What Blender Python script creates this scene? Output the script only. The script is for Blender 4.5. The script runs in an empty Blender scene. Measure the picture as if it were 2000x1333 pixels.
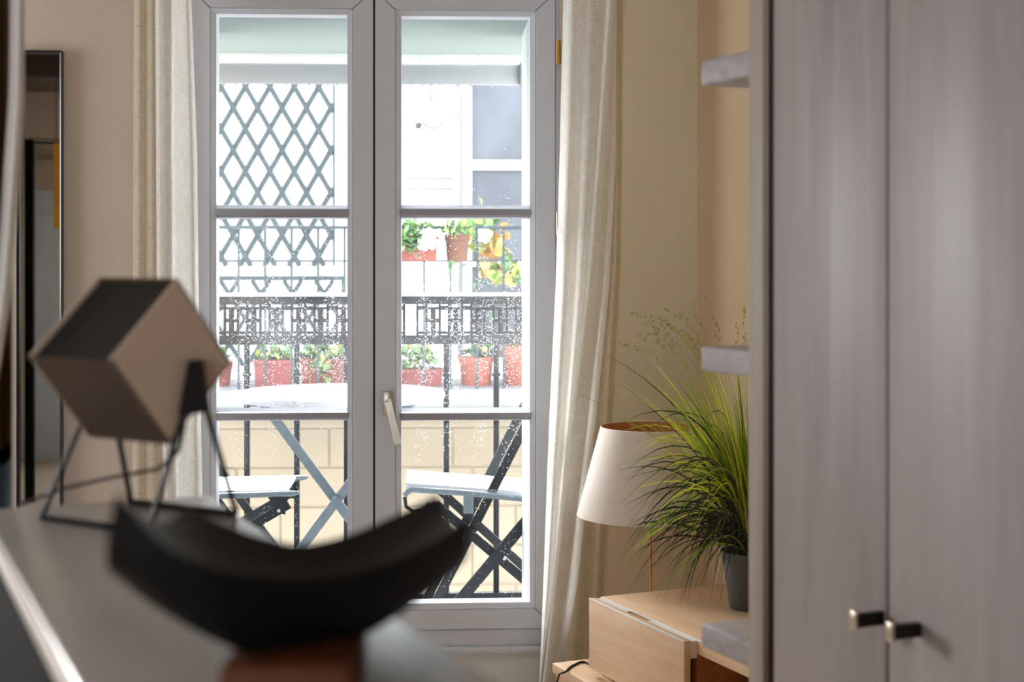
import bpy, bmesh, math, random
from mathutils import Vector, Matrix
random.seed(11)
C = bpy.context.scene.collection
SC = bpy.context.scene
PI = math.pi

# ------------------------------------------------------------------ camera, sky, light, exposure
F = 2944.0          # focal length in pixels of the 2000 px wide frame
H = 1.55            # eye height above the floor
HZ = 505.0          # horizon row
cam = bpy.data.cameras.new('camera')
cam.sensor_width = 36.0
cam.lens = F / 2000.0 * 36.0
cam.shift_y = -(666.5 - HZ) / 2000.0
cam.clip_start = 0.05
cam.dof.use_dof = True
cam.dof.focus_distance = 4.75
cam.dof.aperture_fstop = 53.0 / 15.5
cam.dof.aperture_blades = 7
co = bpy.data.objects.new('camera', cam)
co.location = (0, 0, H)
co.rotation_euler = (PI / 2, 0, 0)
C.objects.link(co)
SC.camera = co

SKY = 10.0
w = bpy.data.worlds.new('overcast_sky')
w.use_nodes = True
SC.world = w
nt = w.node_tree
bg = nt.nodes['Background']
bg.inputs['Color'].default_value = (0.90, 0.95, 1.0, 1)
bg.inputs['Strength'].default_value = SKY

SC.view_settings.view_transform = 'Standard'
SC.view_settings.look = 'None'
SC.view_settings.exposure = 0.0
SC.view_settings.gamma = 1.0
SC.view_settings.use_curve_mapping = False
SC.cycles.use_denoising = True
SC.cycles.max_bounces = 10
SC.cycles.diffuse_bounces = 5
SC.cycles.transparent_max_bounces = 24
SC.cycles.sample_clamp_indirect = 6.0
SC.cycles.caustics_reflective = False
SC.cycles.caustics_refractive = False


def area(name, loc, rot, sx, sy, power, color, portal=False):
    l = bpy.data.lights.new(name, 'AREA')
    l.shape = 'RECTANGLE'
    l.size, l.size_y, l.energy, l.color = sx, sy, power, color
    if portal:
        l.cycles.is_portal = True
    o = bpy.data.objects.new(name, l)
    o.location = loc
    o.rotation_euler = rot
    C.objects.link(o)
    return o


# soft sun added to strengthen the daylight coming in through the window
sun = bpy.data.lights.new('added_soft_sun', 'SUN')
sun.energy = 40.0
sun.angle = math.radians(72)
sun.color = (1.0, 0.985, 0.96)
so = bpy.data.objects.new('added_soft_sun', sun)
so.rotation_euler = (Vector((0.46, -0.82, -0.36))).to_track_quat('-Z', 'Y').to_euler()
C.objects.link(so)
# sky portals of the unseen side window and a rear opening added as fill
SY0, SY1, SZ0, SZ1 = 3.55, 4.65, 1.25, 2.45
RX0, RX1, RZ0, RZ1 = -1.9, -0.5, 0.95, 2.35
area('side_window_portal', (-3.42, (SY0 + SY1) / 2, (SZ0 + SZ1) / 2), (0, -PI / 2, 0), SZ1 - SZ0, SY1 - SY0, 1, (1, 1, 1), True)
area('rear_fill_portal', ((RX0 + RX1) / 2, -1.64, (RZ0 + RZ1) / 2), (PI / 2, 0, 0), RX1 - RX0, RZ1 - RZ0, 1, (1, 1, 1), True)

# ------------------------------------------------------------------ frames
I4 = Matrix.Identity(4)
AW = math.radians(3.0)
DW = 5.2
W4 = Matrix.Translation((0, DW, 0)) @ Matrix.Rotation(AW, 4, 'Z')      # the window wall: x along it, y outward
AR = math.radians(24.0)
R4 = Matrix.Rotation(AR, 4, 'Z')                                        # the furniture along the right wall
cR, sR = math.cos(AR), math.sin(AR)
area('sky_portal', W4 @ Vector((-0.5, 0.12, 1.3)), (-PI / 2, 0, AW), 1.1, 2.1, 1, (1, 1, 1), True)


def at(px, py, Y):
    """world point that shows at pixel px, py at distance Y"""
    return Vector(((px - 1000) / F * Y, Y, H + (HZ - py) / F * Y))


def wl(px, py, n=0.0):
    """point on the plane n metres outside the window wall, in the wall's frame"""
    c, s = math.cos(AW), math.sin(AW)
    r = (px - 1000) / F
    u = (r * (DW + n * c) + n * s) / (c - r * s)
    Y = DW + u * s + n * c
    return Vector((u, n, H + (HZ - py) / F * Y))


def rl(px, lx):
    """position along the right-hand furniture (frame R) on the plane lx at pixel column px"""
    r = (px - 1000) / F
    return (cR * lx - r * sR * lx) / (sR + r * cR)


def rz(ly, lx, py):
    Y = sR * lx + cR * ly
    return H + (HZ - py) / F * Y


def lerp(a, b, t):
    return a + (b - a) * t


# ------------------------------------------------------------------ materials
def lin(c):
    return tuple(((x / 255) / 12.92 if x <= 10 else (((x / 255) + 0.055) / 1.055) ** 2.4) for x in c)


MATS = {}


def base_mat(name):
    m = bpy.data.materials.new(name)
    m.use_nodes = True
    n = m.node_tree
    return m, n, n.nodes['Principled BSDF'], n.links


def mat(name, rgb, rough=0.6, metal=0.0, var=0.12, scale=(6, 6, 6), bump=0.0, spec=0.5, rgb2=None, detail=4.0, bscale=None):
    """plain surface whose colour wanders a little with noise"""
    if name in MATS:
        return MATS[name]
    m, n, b, L = base_mat(name)
    tc = n.nodes.new('ShaderNodeTexCoord')
    mp = n.nodes.new('ShaderNodeMapping')
    mp.inputs['Scale'].default_value = scale
    nz = n.nodes.new('ShaderNodeTexNoise')
    nz.inputs['Detail'].default_value = detail
    nz.inputs['Scale'].default_value = 1.0
    cr = n.nodes.new('ShaderNodeValToRGB')
    c = lin(rgb)
    c2 = lin(rgb2) if rgb2 else tuple(min(1, x * (1 + var)) for x in c)
    c1 = tuple(x * (1 - var) for x in c) if not rgb2 else c
    cr.color_ramp.elements[0].position = 0.3
    cr.color_ramp.elements[1].position = 0.7
    cr.color_ramp.elements[0].color = (*c1, 1)
    cr.color_ramp.elements[1].color = (*c2, 1)
    L.new(tc.outputs['Object'], mp.inputs['Vector'])
    L.new(mp.outputs['Vector'], nz.inputs['Vector'])
    L.new(nz.outputs['Fac'], cr.inputs['Fac'])
    L.new(cr.outputs['Color'], b.inputs['Base Color'])
    b.inputs['Roughness'].default_value = rough
    b.inputs['Metallic'].default_value = metal
    b.inputs['Specular IOR Level'].default_value = spec
    if bump:
        bp = n.nodes.new('ShaderNodeBump')
        bp.inputs['Strength'].default_value = bump
        bp.inputs['Distance'].default_value = 0.01
        src = nz
        if bscale:
            src = n.nodes.new('ShaderNodeTexNoise')
            src.inputs['Scale'].default_value = bscale
            L.new(tc.outputs['Object'], src.inputs['Vector'])
        L.new(src.outputs['Fac'], bp.inputs['Height'])
        L.new(bp.outputs['Normal'], b.inputs['Normal'])
    MATS[name] = m
    return m


def wood(name, dark, light, scale, rough=0.45, bump=0.15, stain=None, spec=0.5):
    """grain: noise stretched along the board, plus fine streaks"""
    m, n, b, L = base_mat(name)
    tc = n.nodes.new('ShaderNodeTexCoord')
    mp = n.nodes.new('ShaderNodeMapping')
    mp.inputs['Scale'].default_value = scale
    nz = n.nodes.new('ShaderNodeTexNoise')
    nz.inputs['Scale'].default_value = 1.0
    nz.inputs['Detail'].default_value = 9
    nz.inputs['Roughness'].default_value = 0.62
    nz.inputs['Distortion'].default_value = 0.6
    cr = n.nodes.new('ShaderNodeValToRGB')
    cr.color_ramp.elements[0].position = 0.32
    cr.color_ramp.elements[1].position = 0.68
    cr.color_ramp.elements[0].color = (*lin(dark), 1)
    cr.color_ramp.elements[1].color = (*lin(light), 1)
    L.new(tc.outputs['Object'], mp.inputs['Vector'])
    L.new(mp.outputs['Vector'], nz.inputs['Vector'])
    L.new(nz.outputs['Fac'], cr.inputs['Fac'])
    out = cr.outputs['Color']
    if stain:
        mp2 = n.nodes.new('ShaderNodeMapping')
        mp2.inputs['Scale'].default_value = tuple(x * 0.28 for x in scale)
        n2 = n.nodes.new('ShaderNodeTexNoise')
        n2.inputs['Scale'].default_value = 1.6
        n2.inputs['Detail'].default_value = 3
        c2 = n.nodes.new('ShaderNodeValToRGB')
        c2.color_ramp.elements[0].position = 0.56
        c2.color_ramp.elements[1].position = 0.78
        c2.color_ramp.elements[0].color = (0, 0, 0, 1)
        c2.color_ramp.elements[1].color = (0.75, 0.75, 0.75, 1)
        mx = n.nodes.new('ShaderNodeMixRGB')
        mx.inputs[2].default_value = (*lin(stain), 1)
        L.new(tc.outputs['Object'], mp2.inputs['Vector'])
        L.new(mp2.outputs['Vector'], n2.inputs['Vector'])
        L.new(n2.outputs['Fac'], c2.inputs['Fac'])
        L.new(c2.outputs['Color'], mx.inputs[0])
        L.new(out, mx.inputs[1])
        out = mx.outputs[0]
    L.new(out, b.inputs['Base Color'])
    b.inputs['Roughness'].default_value = rough
    b.inputs['Specular IOR Level'].default_value = spec
    bp = n.nodes.new('ShaderNodeBump')
    bp.inputs['Strength'].default_value = bump
    bp.inputs['Distance'].default_value = 0.004
    L.new(nz.outputs['Fac'], bp.inputs['Height'])
    L.new(bp.outputs['Normal'], b.inputs['Normal'])
    MATS[name] = m
    return m


def linen(name, warp, weft, trans=0.5, see=0.06):
    """loosely woven linen: slubs along both thread directions, light passes through"""
    m = bpy.data.materials.new(name)
    m.use_nodes = True
    n = m.node_tree
    L = n.links
    n.nodes.clear()
    out = n.nodes.new('ShaderNodeOutputMaterial')
    tc = n.nodes.new('ShaderNodeTexCoord')
    cols = []
    for sc in ((1200, 120, 40), (90, 90, 900)):
        mp = n.nodes.new('ShaderNodeMapping')
        mp.inputs['Scale'].default_value = sc
        nz = n.nodes.new('ShaderNodeTexNoise')
        nz.inputs['Scale'].default_value = 0.5
        nz.inputs['Detail'].default_value = 2
        L.new(tc.outputs['UV'] if False else tc.outputs['Object'], mp.inputs['Vector'])
        L.new(mp.outputs['Vector'], nz.inputs['Vector'])
        cols.append(nz.outputs['Fac'])
    mul = n.nodes.new('ShaderNodeMath')
    mul.operation = 'MULTIPLY'
    L.new(cols[0], mul.inputs[0])
    L.new(cols[1], mul.inputs[1])
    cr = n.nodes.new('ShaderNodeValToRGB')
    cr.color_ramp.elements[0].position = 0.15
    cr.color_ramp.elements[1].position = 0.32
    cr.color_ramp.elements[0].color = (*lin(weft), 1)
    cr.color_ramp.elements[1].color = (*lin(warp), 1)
    L.new(mul.outputs[0], cr.inputs['Fac'])
    d = n.nodes.new('ShaderNodeBsdfDiffuse')
    t = n.nodes.new('ShaderNodeBsdfTranslucent')
    s = n.nodes.new('ShaderNodeBsdfTransparent')
    L.new(cr.outputs['Color'], d.inputs['Color'])
    L.new(cr.outputs['Color'], t.inputs['Color'])
    m1 = n.nodes.new('ShaderNodeMixShader')
    m1.inputs[0].default_value = trans
    m2 = n.nodes.new('ShaderNodeMixShader')
    m2.inputs[0].default_value = see
    L.new(d.outputs[0], m1.inputs[1])
    L.new(t.outputs[0], m1.inputs[2])
    L.new(m1.outputs[0], m2.inputs[1])
    L.new(s.outputs[0], m2.inputs[2])
    L.new(m2.outputs[0], out.inputs['Surface'])
    MATS[name] = m
    return m


def wet_glass(name):
    """clear pane with rain drops that scatter the daylight, thickest at the height of the railing"""
    m = bpy.data.materials.new(name)
    m.use_nodes = True
    n = m.node_tree
    L = n.links
    n.nodes.clear()
    out = n.nodes.new('ShaderNodeOutputMaterial')
    tc = n.nodes.new('ShaderNodeTexCoord')

    def N(t, **k):
        x = n.nodes.new(t)
        for a, v in k.items():
            setattr(x, a, v)
        return x

    def val(a, op, b2):
        x = N('ShaderNodeMath', operation=op)
        for i, v in enumerate((a, b2)):
            if isinstance(v, (int, float)):
                x.inputs[i].default_value = v
            else:
                L.new(v, x.inputs[i])
        return x.outputs[0]

    geo = N('ShaderNodeNewGeometry')
    sep = N('ShaderNodeSeparateXYZ')
    L.new(geo.outputs['Position'], sep.inputs[0])
    z = sep.outputs['Z']
    ramp = N('ShaderNodeValToRGB')       # density against height above the floor
    mr = N('ShaderNodeMapRange')
    mr.inputs['From Min'].default_value = 0.3
    mr.inputs['From Max'].default_value = 2.4
    L.new(z, mr.inputs['Value'])
    L.new(mr.outputs[0], ramp.inputs['Fac'])
    e = ramp.color_ramp.elements
    e[0].position = 0.0
    e[0].color = (0.10,) * 3 + (1,)
    e[1].position = 1.0
    e[1].color = (0.0,) * 3 + (1,)
    for p, v in ((0.28, 0.20), (0.36, 0.62), (0.46, 0.92), (0.53, 0.72), (0.60, 0.30), (0.72, 0.05)):
        q = e.new(p)
        q.color = (v, v, v, 1)
    big = N('ShaderNodeTexNoise')
    big.inputs['Scale'].default_value = 5.0
    big.inputs['Detail'].default_value = 2
    L.new(geo.outputs['Position'], big.inputs['Vector'])
    bigc = val(val(big.outputs['Fac'], 'SUBTRACT', 0.12), 'MULTIPLY', 1.7)
    dens = val(ramp.outputs['Color'], 'MULTIPLY', bigc)
    vo = N('ShaderNodeTexVoronoi')
    vo.inputs['Scale'].default_value = 185.0
    L.new(geo.outputs['Position'], vo.inputs['Vector'])
    rnd = N('ShaderNodeSeparateXYZ')
    L.new(vo.outputs['Color'], rnd.inputs[0])
    size = val(val(rnd.outputs[0], 'MULTIPLY', 0.24), 'ADD', 0.17)
    rad = val(size, 'MULTIPLY', val(dens, 'GREATER_THAN', rnd.outputs[1]))
    mask = val(vo.outputs['Distance'], 'LESS_THAN', rad)
    # a breath of condensation between the drops
    hz = val(dens, 'MULTIPLY', 0.12)
    fac = val(val(mask, 'MULTIPLY', 0.62), 'ADD', hz)
    clear = N('ShaderNodeBsdfTransparent')
    clear.inputs['Color'].default_value = (0.97, 0.985, 0.98, 1)
    gl = N('ShaderNodeBsdfGlossy')
    gl.inputs['Roughness'].default_value = 0.02
    fr = N('ShaderNodeFresnel')
    fr.inputs['IOR'].default_value = 1.1
    m0 = N('ShaderNodeMixShader')
    L.new(fr.outputs[0], m0.inputs[0])
    L.new(clear.outputs[0], m0.inputs[1])
    L.new(gl.outputs[0], m0.inputs[2])
    tr = N('ShaderNodeBsdfTranslucent')
    tr.inputs['Color'].default_value = (0.42, 0.43, 0.45, 1)
    m1 = N('ShaderNodeMixShader')
    L.new(fac, m1.inputs[0])
    L.new(m0.outputs[0], m1.inputs[1])
    L.new(tr.outputs[0], m1.inputs[2])
    L.new(m1.outputs[0], out.inputs['Surface'])
    MATS[name] = m
    return m


M = {}
M['wall'] = mat('painted_wall', (196, 182, 168), 0.9, var=0.03, scale=(3, 3, 3), bump=0.03, bscale=220, spec=0.2)
M['wall_c'] = mat('painted_wall_corner_light', (230, 216, 191), 0.9, var=0.03, scale=(3, 3, 3), bump=0.03, bscale=220, spec=0.2)  # wall paint lightened, its share of light put into the colour
M['wall_r'] = mat('painted_wall_right_light', (216, 194, 162), 0.9, var=0.03, scale=(3, 3, 3), bump=0.03, bscale=220, spec=0.2)  # wall paint again, tone shifted to carry the light on this side
M['ceil'] = mat('ceiling_paint', (215, 205, 190), 0.95, var=0.02)
M['floor'] = wood('oak_floor', (186, 170, 152), (212, 198, 182), (2, 18, 18), 0.4)
M['upvc'] = mat('white_window_lacquer', (212, 216, 226), 0.42, var=0.015, scale=(3, 3, 3))
M['bar'] = mat('grey_glazing_bar', (158, 158, 166), 0.4, var=0.02)
M['pvc'] = mat('bright_strip_bead', (236, 238, 242), 0.5, var=0.01)  # translucency added so the bead shows as a bright strip
_n = M['pvc'].node_tree
_t = _n.nodes.new('ShaderNodeBsdfTranslucent')
_t.inputs['Color'].default_value = (0.62, 0.63, 0.66, 1)
_x = _n.nodes.new('ShaderNodeMixShader')
_x.inputs[0].default_value = 0.6
_n.links.new(_n.nodes['Principled BSDF'].outputs[0], _x.inputs[1])
_n.links.new(_t.outputs[0], _x.inputs[2])
_n.links.new(_x.outputs[0], _n.nodes['Material Output'].inputs['Surface'])
M['white'] = mat('white_panel_paint', (222, 222, 222), 0.5, var=0.015)
M['seal'] = mat('dark_gasket', (52, 50, 52), 0.7, var=0.05)
M['steel'] = mat('brushed_steel', (200, 190, 175), 0.32, 1.0, var=0.06, scale=(60, 60, 4))
M['brass'] = mat('brass', (205, 160, 90), 0.35, 1.0, var=0.06)
M['glass'] = wet_glass('rain_on_glass')
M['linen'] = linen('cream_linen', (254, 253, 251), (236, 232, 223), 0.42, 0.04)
M['linen_shaded'] = linen('cream_linen_shaded', (240, 230, 212), (222, 209, 186), 0.45, 0.05)  # same linen, shade of the rear fold put into the colour
M['doorwood'] = wood('greige_wood', (162, 152, 150), (180, 171, 170), (16, 16, 1.3), 0.4, 0.06, stain=(126, 113, 111))
M['shelfwood'] = wood('washed_shelf_wood', (170, 163, 164), (194, 189, 192), (2, 30, 60), 0.5, 0.2)
M['panelwood'] = wood('panel_beige', (176, 164, 150), (188, 176, 162), (60, 60, 2), 0.5, 0.05)
M['brown'] = mat('dark_brown_recess', (54, 24, 14), 0.6, var=0.15, scale=(20, 20, 2))
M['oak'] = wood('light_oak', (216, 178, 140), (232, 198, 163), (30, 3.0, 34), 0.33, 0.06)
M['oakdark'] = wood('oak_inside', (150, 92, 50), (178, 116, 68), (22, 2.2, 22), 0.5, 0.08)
M['knob_shade'] = mat('shaded_knob_metal', (24, 17, 14), 0.45, 0.3, var=0.1)  # dark tone stands for the knob side turned from the window
M['pot'] = mat('dark_grey_plastic', (74, 76, 78), 0.42, var=0.06)
M['soil'] = mat('soil', (48, 38, 30), 0.95, var=0.3, scale=(60, 60, 60), bump=0.5)
M['shade'] = mat('cream_lampshade', (236, 224, 214), 0.8, var=0.02, scale=(40, 40, 40), bump=0.05, bscale=400)
M['shade_in'] = mat('copper_lining', (214, 156, 98), 0.5, 0.0, var=0.05)
M['blackmat'] = mat('black_leather', (7, 6, 6), 0.55, var=0.2, scale=(30, 30, 30), bump=0.12, bscale=180, spec=0.22)
M['lampbody'] = mat('taupe_metal_box', (68, 50, 36), 0.6, var=0.05, scale=(8, 8, 8))
M['cheek'] = mat('lit_tone_cheek', (206, 180, 158), 0.6, var=0.04, scale=(8, 8, 8))  # lamp box tone lightened to carry the light on its side
M['lampdark'] = mat('dark_lamp_inside', (30, 25, 22), 0.85, var=0.1)
M['rod'] = mat('black_rod', (30, 26, 30), 0.5, 0.3, var=0.1)
M['console'] = mat('satin_white_top', (180, 175, 171), 0.25, var=0.03, scale=(5, 5, 5))
M['edge'] = mat('pale_edge_band', (225, 215, 208), 0.4, var=0.03)
M['consolebody'] = mat('near_black_side', (10, 8, 7), 0.85, var=0.15, spec=0.1)
M['footwood'] = wood('dark_wood_foot', (70, 32, 10), (92, 46, 16), (30, 5, 30), 0.6, 0.1, spec=0.2)
M['mirror'] = None
M['frame'] = mat('black_mirror_frame', (36, 33, 37), 0.35, var=0.1)
M['iron'] = mat('wet_iron', (27, 32, 36), 0.38, 0.25, var=0.2, scale=(60, 60, 60))
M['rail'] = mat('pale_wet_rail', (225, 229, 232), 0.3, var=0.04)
M['greymetal'] = mat('grey_bistro_metal', (118, 129, 136), 0.4, 0.2, var=0.12, scale=(40, 40, 40))
M['wettop'] = mat('white_wet_metal', (236, 238, 242), 0.22, var=0.03)
M['facade'] = mat('white_render', (196, 197, 197), 0.9, var=0.015, scale=(2, 2, 2))
M['stone'] = mat('warm_limestone', (111, 100, 84), 0.9, var=0.08, scale=(1.5, 1.5, 1.5), bump=0.1, bscale=30)
M['joint'] = mat('stone_joint', (106, 94, 79), 0.95, var=0.05)
M['slab'] = mat('grey_zinc_slab', (92, 93, 95), 0.6, var=0.05)
M['soffit'] = mat('pale_green_soffit', (132, 143, 139), 0.8, var=0.03, scale=(2, 2, 2))
M['apron'] = mat('pale_grey_apron', (150, 154, 158), 0.6, var=0.03)
M['palegrey'] = mat('facade_shading_grey', (96, 97, 98), 0.7, var=0.01)  # grey put in for faint shading on white mouldings and lamp box
M['trellis'] = mat('grey_green_trellis', (30, 41, 44), 0.7, var=0.1)
M['opwin'] = mat('grey_window_glass', (74, 77, 84), 0.35, spec=0.2, var=0.18, scale=(3, 3, 2))
M['terra'] = mat('terracotta', (99, 49, 39), 0.85, var=0.18, scale=(9, 9, 9))
M['terra2'] = mat('pink_terracotta', (110, 57, 56), 0.85, var=0.2, scale=(9, 9, 9))
M['terra3'] = mat('salmon_terracotta', (125, 69, 54), 0.85, var=0.15, scale=(9, 9, 9))
M['brownpot'] = mat('brown_pot', (79, 50, 37), 0.85, var=0.15, scale=(9, 9, 9))
M['leaf'] = mat('green_leaf', (79, 113, 59), 0.55, var=0.25, scale=(12, 12, 12))
M['leafy'] = mat('yellow_green_leaf', (135, 140, 68), 0.55, var=0.2, scale=(12, 12, 12))
M['leafo'] = mat('orange_leaf', (171, 126, 72), 0.6, var=0.15, scale=(12, 12, 12))
M['leafd'] = mat('deep_green_leaf', (48, 79, 52), 0.55, var=0.2, scale=(12, 12, 12))
M['flower'] = mat('white_petal', (248, 246, 242), 0.6, var=0.02)
def grass(name, rgb, tr, rough=0.35):
    m = mat(name, rgb, rough, var=0.3, scale=(5, 5, 9), spec=0.8)
    n = m.node_tree
    b = n.nodes['Principled BSDF']
    t = n.nodes.new('ShaderNodeBsdfTranslucent')
    n.links.new(b.inputs['Base Color'].links[0].from_socket, t.inputs['Color'])
    x = n.nodes.new('ShaderNodeMixShader')
    x.inputs[0].default_value = tr
    n.links.new(b.outputs[0], x.inputs[1])
    n.links.new(t.outputs[0], x.inputs[2])
    n.links.new(x.outputs[0], n.nodes['Material Output'].inputs['Surface'])
    return m


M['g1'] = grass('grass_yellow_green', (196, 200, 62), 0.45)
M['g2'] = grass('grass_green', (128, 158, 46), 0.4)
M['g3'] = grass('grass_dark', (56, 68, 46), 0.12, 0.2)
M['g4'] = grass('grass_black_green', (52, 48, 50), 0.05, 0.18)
for k_, q_ in (('shade', 0.2), ('shade_in', 0.4)):      # lamp cloth lets light through
    n = M[k_].node_tree
    p_ = n.nodes['Principled BSDF']
    t_ = n.nodes.new('ShaderNodeBsdfTranslucent')
    n.links.new(p_.inputs['Base Color'].links[0].from_socket, t_.inputs['Color'])
    x_ = n.nodes.new('ShaderNodeMixShader')
    x_.inputs[0].default_value = q_
    n.links.new(p_.outputs[0], x_.inputs[1])
    n.links.new(t_.outputs[0], x_.inputs[2])
    n.links.new(x_.outputs[0], n.nodes['Material Output'].inputs['Surface'])
M['seed'] = mat('straw_seed', (168, 150, 78), 0.6, var=0.2)
M['bluegrey'] = mat('blue_grey_fabric', (124, 140, 146), 0.9, var=0.06, scale=(50, 50, 50))
M['brownfab'] = mat('brown_velvet', (112, 84, 54), 0.85, var=0.25, scale=(30, 30, 1.5))
M['whitefab'] = mat('white_lining', (238, 234, 230), 0.8, var=0.03)
M['darkwood'] = wood('dark_beam_wood', (44, 30, 24), (66, 46, 36), (3, 20, 20), 0.6)
M['bluedoor'] = mat('grey_blue_door_paint', (206, 218, 228), 0.5, var=0.04)
M['taupe'] = mat('taupe_cupboard', (186, 174, 162), 0.6, var=0.05)
M['amber'] = mat('amber_fabric', (226, 168, 30), 0.8, var=0.1)
M['ground'] = mat('street_asphalt', (120, 120, 122), 0.8, var=0.1)
mm, n_, b_, L_ = base_mat('mirror_silver')
b_.inputs['Metallic'].default_value = 1.0
b_.inputs['Roughness'].default_value = 0.015
b_.inputs['Base Color'].default_value = (0.86, 0.87, 0.88, 1)
M['mirror'] = mm


# ------------------------------------------------------------------ mesh builder
class B:
    def __init__(self):
        self.bm = bmesh.new()

    def box(self, x0, x1, y0, y1, z0, z1, bev=0.0, seg=2):
        r = bmesh.ops.create_cube(self.bm, size=1.0)
        vs = r['verts']
        for v in vs:
            v.co = Vector((lerp(x0, x1, v.co.x + 0.5), lerp(y0, y1, v.co.y + 0.5), lerp(z0, z1, v.co.z + 0.5)))
        if bev:
            es = {e for v in vs for e in v.link_edges}
            bmesh.ops.bevel(self.bm, geom=list(es), offset=bev, segments=seg, affect='EDGES', profile=0.5, clamp_overlap=True)
        return self

    def quad(self, pts):
        self.bm.faces.new([self.bm.verts.new(p) for p in pts])
        return self

    def hexa(self, a, b):
        """solid between two loops of the same number of points"""
        va = [self.bm.verts.new(p) for p in a]
        vb = [self.bm.verts.new(p) for p in b]
        k = len(va)
        self.bm.faces.new(va[::-1])
        self.bm.faces.new(vb)
        for i in range(k):
            j = (i + 1) % k
            self.bm.faces.new((va[i], va[j], vb[j], vb[i]))
        return self

    def bar(self, p, q, wd, th, up=Vector((0, 1, 0))):
        """flat bar from p to q, th thick along up, wd wide across"""
        p, q = Vector(p), Vector(q)
        d = (q - p).normalized()
        s = d.cross(up)
        if s.length < 1e-6:
            s = d.cross(Vector((1, 0, 0)))
        s.normalize()
        t = s.cross(d).normalized()
        s *= wd / 2
        t *= th / 2
        self.hexa([p - s - t, p + s - t, p + s + t, p - s + t], [q - s - t, q + s - t, q + s + t, q - s + t])
        return self

    def tube(self, pts, rad, seg=8, cap=True):
        pts = [Vector(p) for p in pts]
        k = len(pts)
        rs = rad if isinstance(rad, (list, tuple)) else [rad] * k
        rings = []
        ref = Vector((0.123, 0.37, 0.92)).normalized()
        for i, p in enumerate(pts):
            d = (pts[min(i + 1, k - 1)] - pts[max(i - 1, 0)]).normalized()
            a = d.cross(ref)
            if a.length < 0.05:
                a = d.cross(Vector((1, 0, 0)))
            a.normalize()
            b = d.cross(a)
            rings.append([self.bm.verts.new(p + (a * math.cos(2 * PI * j / seg) + b * math.sin(2 * PI * j / seg)) * rs[i]) for j in range(seg)])
        for r0, r1 in zip(rings, rings[1:]):
            for j in range(seg):
                self.bm.faces.new((r0[j], r0[(j + 1) % seg], r1[(j + 1) % seg], r1[j]))
        if cap:
            self.bm.faces.new(rings[0][::-1])
            self.bm.faces.new(rings[-1])
        return self

    def lathe(self, prof, c, seg=40, close=False):
        """prof: (radius, z) going round; rings about the vertical through c"""
        c = Vector(c)
        rings = []
        for r, z in prof:
            if r < 1e-6:
                rings.append([self.bm.verts.new(c + Vector((0, 0, z)))])
            else:
                rings.append([self.bm.verts.new(c + Vector((r * math.cos(2 * PI * j / seg), r * math.sin(2 * PI * j / seg), z))) for j in range(seg)])
        prs = list(zip(rings, rings[1:]))
        if close:
            prs.append((rings[-1], rings[0]))
        for r0, r1 in prs:
            for j in range(seg):
                k = (j + 1) % seg
                if len(r0) == 1 and len(r1) == 1:
                    continue
                if len(r0) == 1:
                    self.bm.faces.new((r0[0], r1[k], r1[j]))
                elif len(r1) == 1:
                    self.bm.faces.new((r0[j], r0[k], r1[0]))
                else:
                    self.bm.faces.new((r0[j], r0[k], r1[k], r1[j]))
        return self

    def grid(self, rows):
        vs = [[self.bm.verts.new(p) for p in r] for r in rows]
        for a, b in zip(vs, vs[1:]):
            for i in range(len(a) - 1):
                self.bm.faces.new((a[i], a[i + 1], b[i + 1], b[i]))
        return self

    def blob(self, c, r, sub=2, sq=(1, 1, 1), jit=0.0):
        g = bmesh.ops.create_icosphere(self.bm, subdivisions=sub, radius=1.0)
        for v in g['verts']:
            k = 1 + random.uniform(-jit, jit)
            v.co = Vector(c) + Vector((v.co.x * r * sq[0], v.co.y * r * sq[1], v.co.z * r * sq[2])) * k
        return self

    def mesh(self, name, m, off=None, smooth=True, ang=35):
        me = bpy.data.meshes.new(name)
        bmesh.ops.recalc_face_normals(self.bm, faces=self.bm.faces[:])
        if off is not None:
            bmesh.ops.translate(self.bm, verts=self.bm.verts[:], vec=-Vector(off))
        self.bm.to_mesh(me)
        self.bm.free()
        if m:
            me.materials.append(m)
        if smooth and len(me.polygons):
            me.shade_smooth()
            me.set_sharp_from_angle(angle=math.radians(ang))
        return me


INFO = {}


def place(o, Fm, L):
    o.matrix_world = Fm @ Matrix.Translation(Vector(L))
    INFO[o.name] = (Fm, Vector(L))


def tag(o, label=None, cat=None, group=None, kind=None):
    if label:
        o['label'] = label
    if cat:
        o['category'] = cat
    if group:
        o['group'] = group
    if kind:
        o['kind'] = kind
    return o


def thing(name, label, cat, L, Fm=I4, group=None, kind=None):
    o = bpy.data.objects.new(name, None)
    o.empty_display_size = 0.05
    C.objects.link(o)
    place(o, Fm, L)
    return tag(o, label, cat, group, kind)


def part(par, name, b, m, label=None, kind=None, smooth=True, ang=35, root=None):
    """a mesh child of par; the shape was drawn in the frame of its thing"""
    Fm, L = INFO[par.name]
    o = bpy.data.objects.new(name, b.mesh(name, m, L, smooth, ang) if isinstance(b, B) else b)
    C.objects.link(o)
    o.parent = par
    INFO[o.name] = (Fm, L)
    return tag(o, label, None, None, kind)


def solo(name, b, m, L, Fm=I4, label=None, cat=None, group=None, kind=None, smooth=True, ang=35):
    o = bpy.data.objects.new(name, b.mesh(name, m, L, smooth, ang))
    C.objects.link(o)
    place(o, Fm, L)
    return tag(o, label, cat, group, kind)


def struct(name, b, m, L=(0, 0, 0), Fm=I4, label=None, smooth=True):
    return solo(name, b, m, L, Fm, label, None, None, 'structure', smooth)


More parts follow.
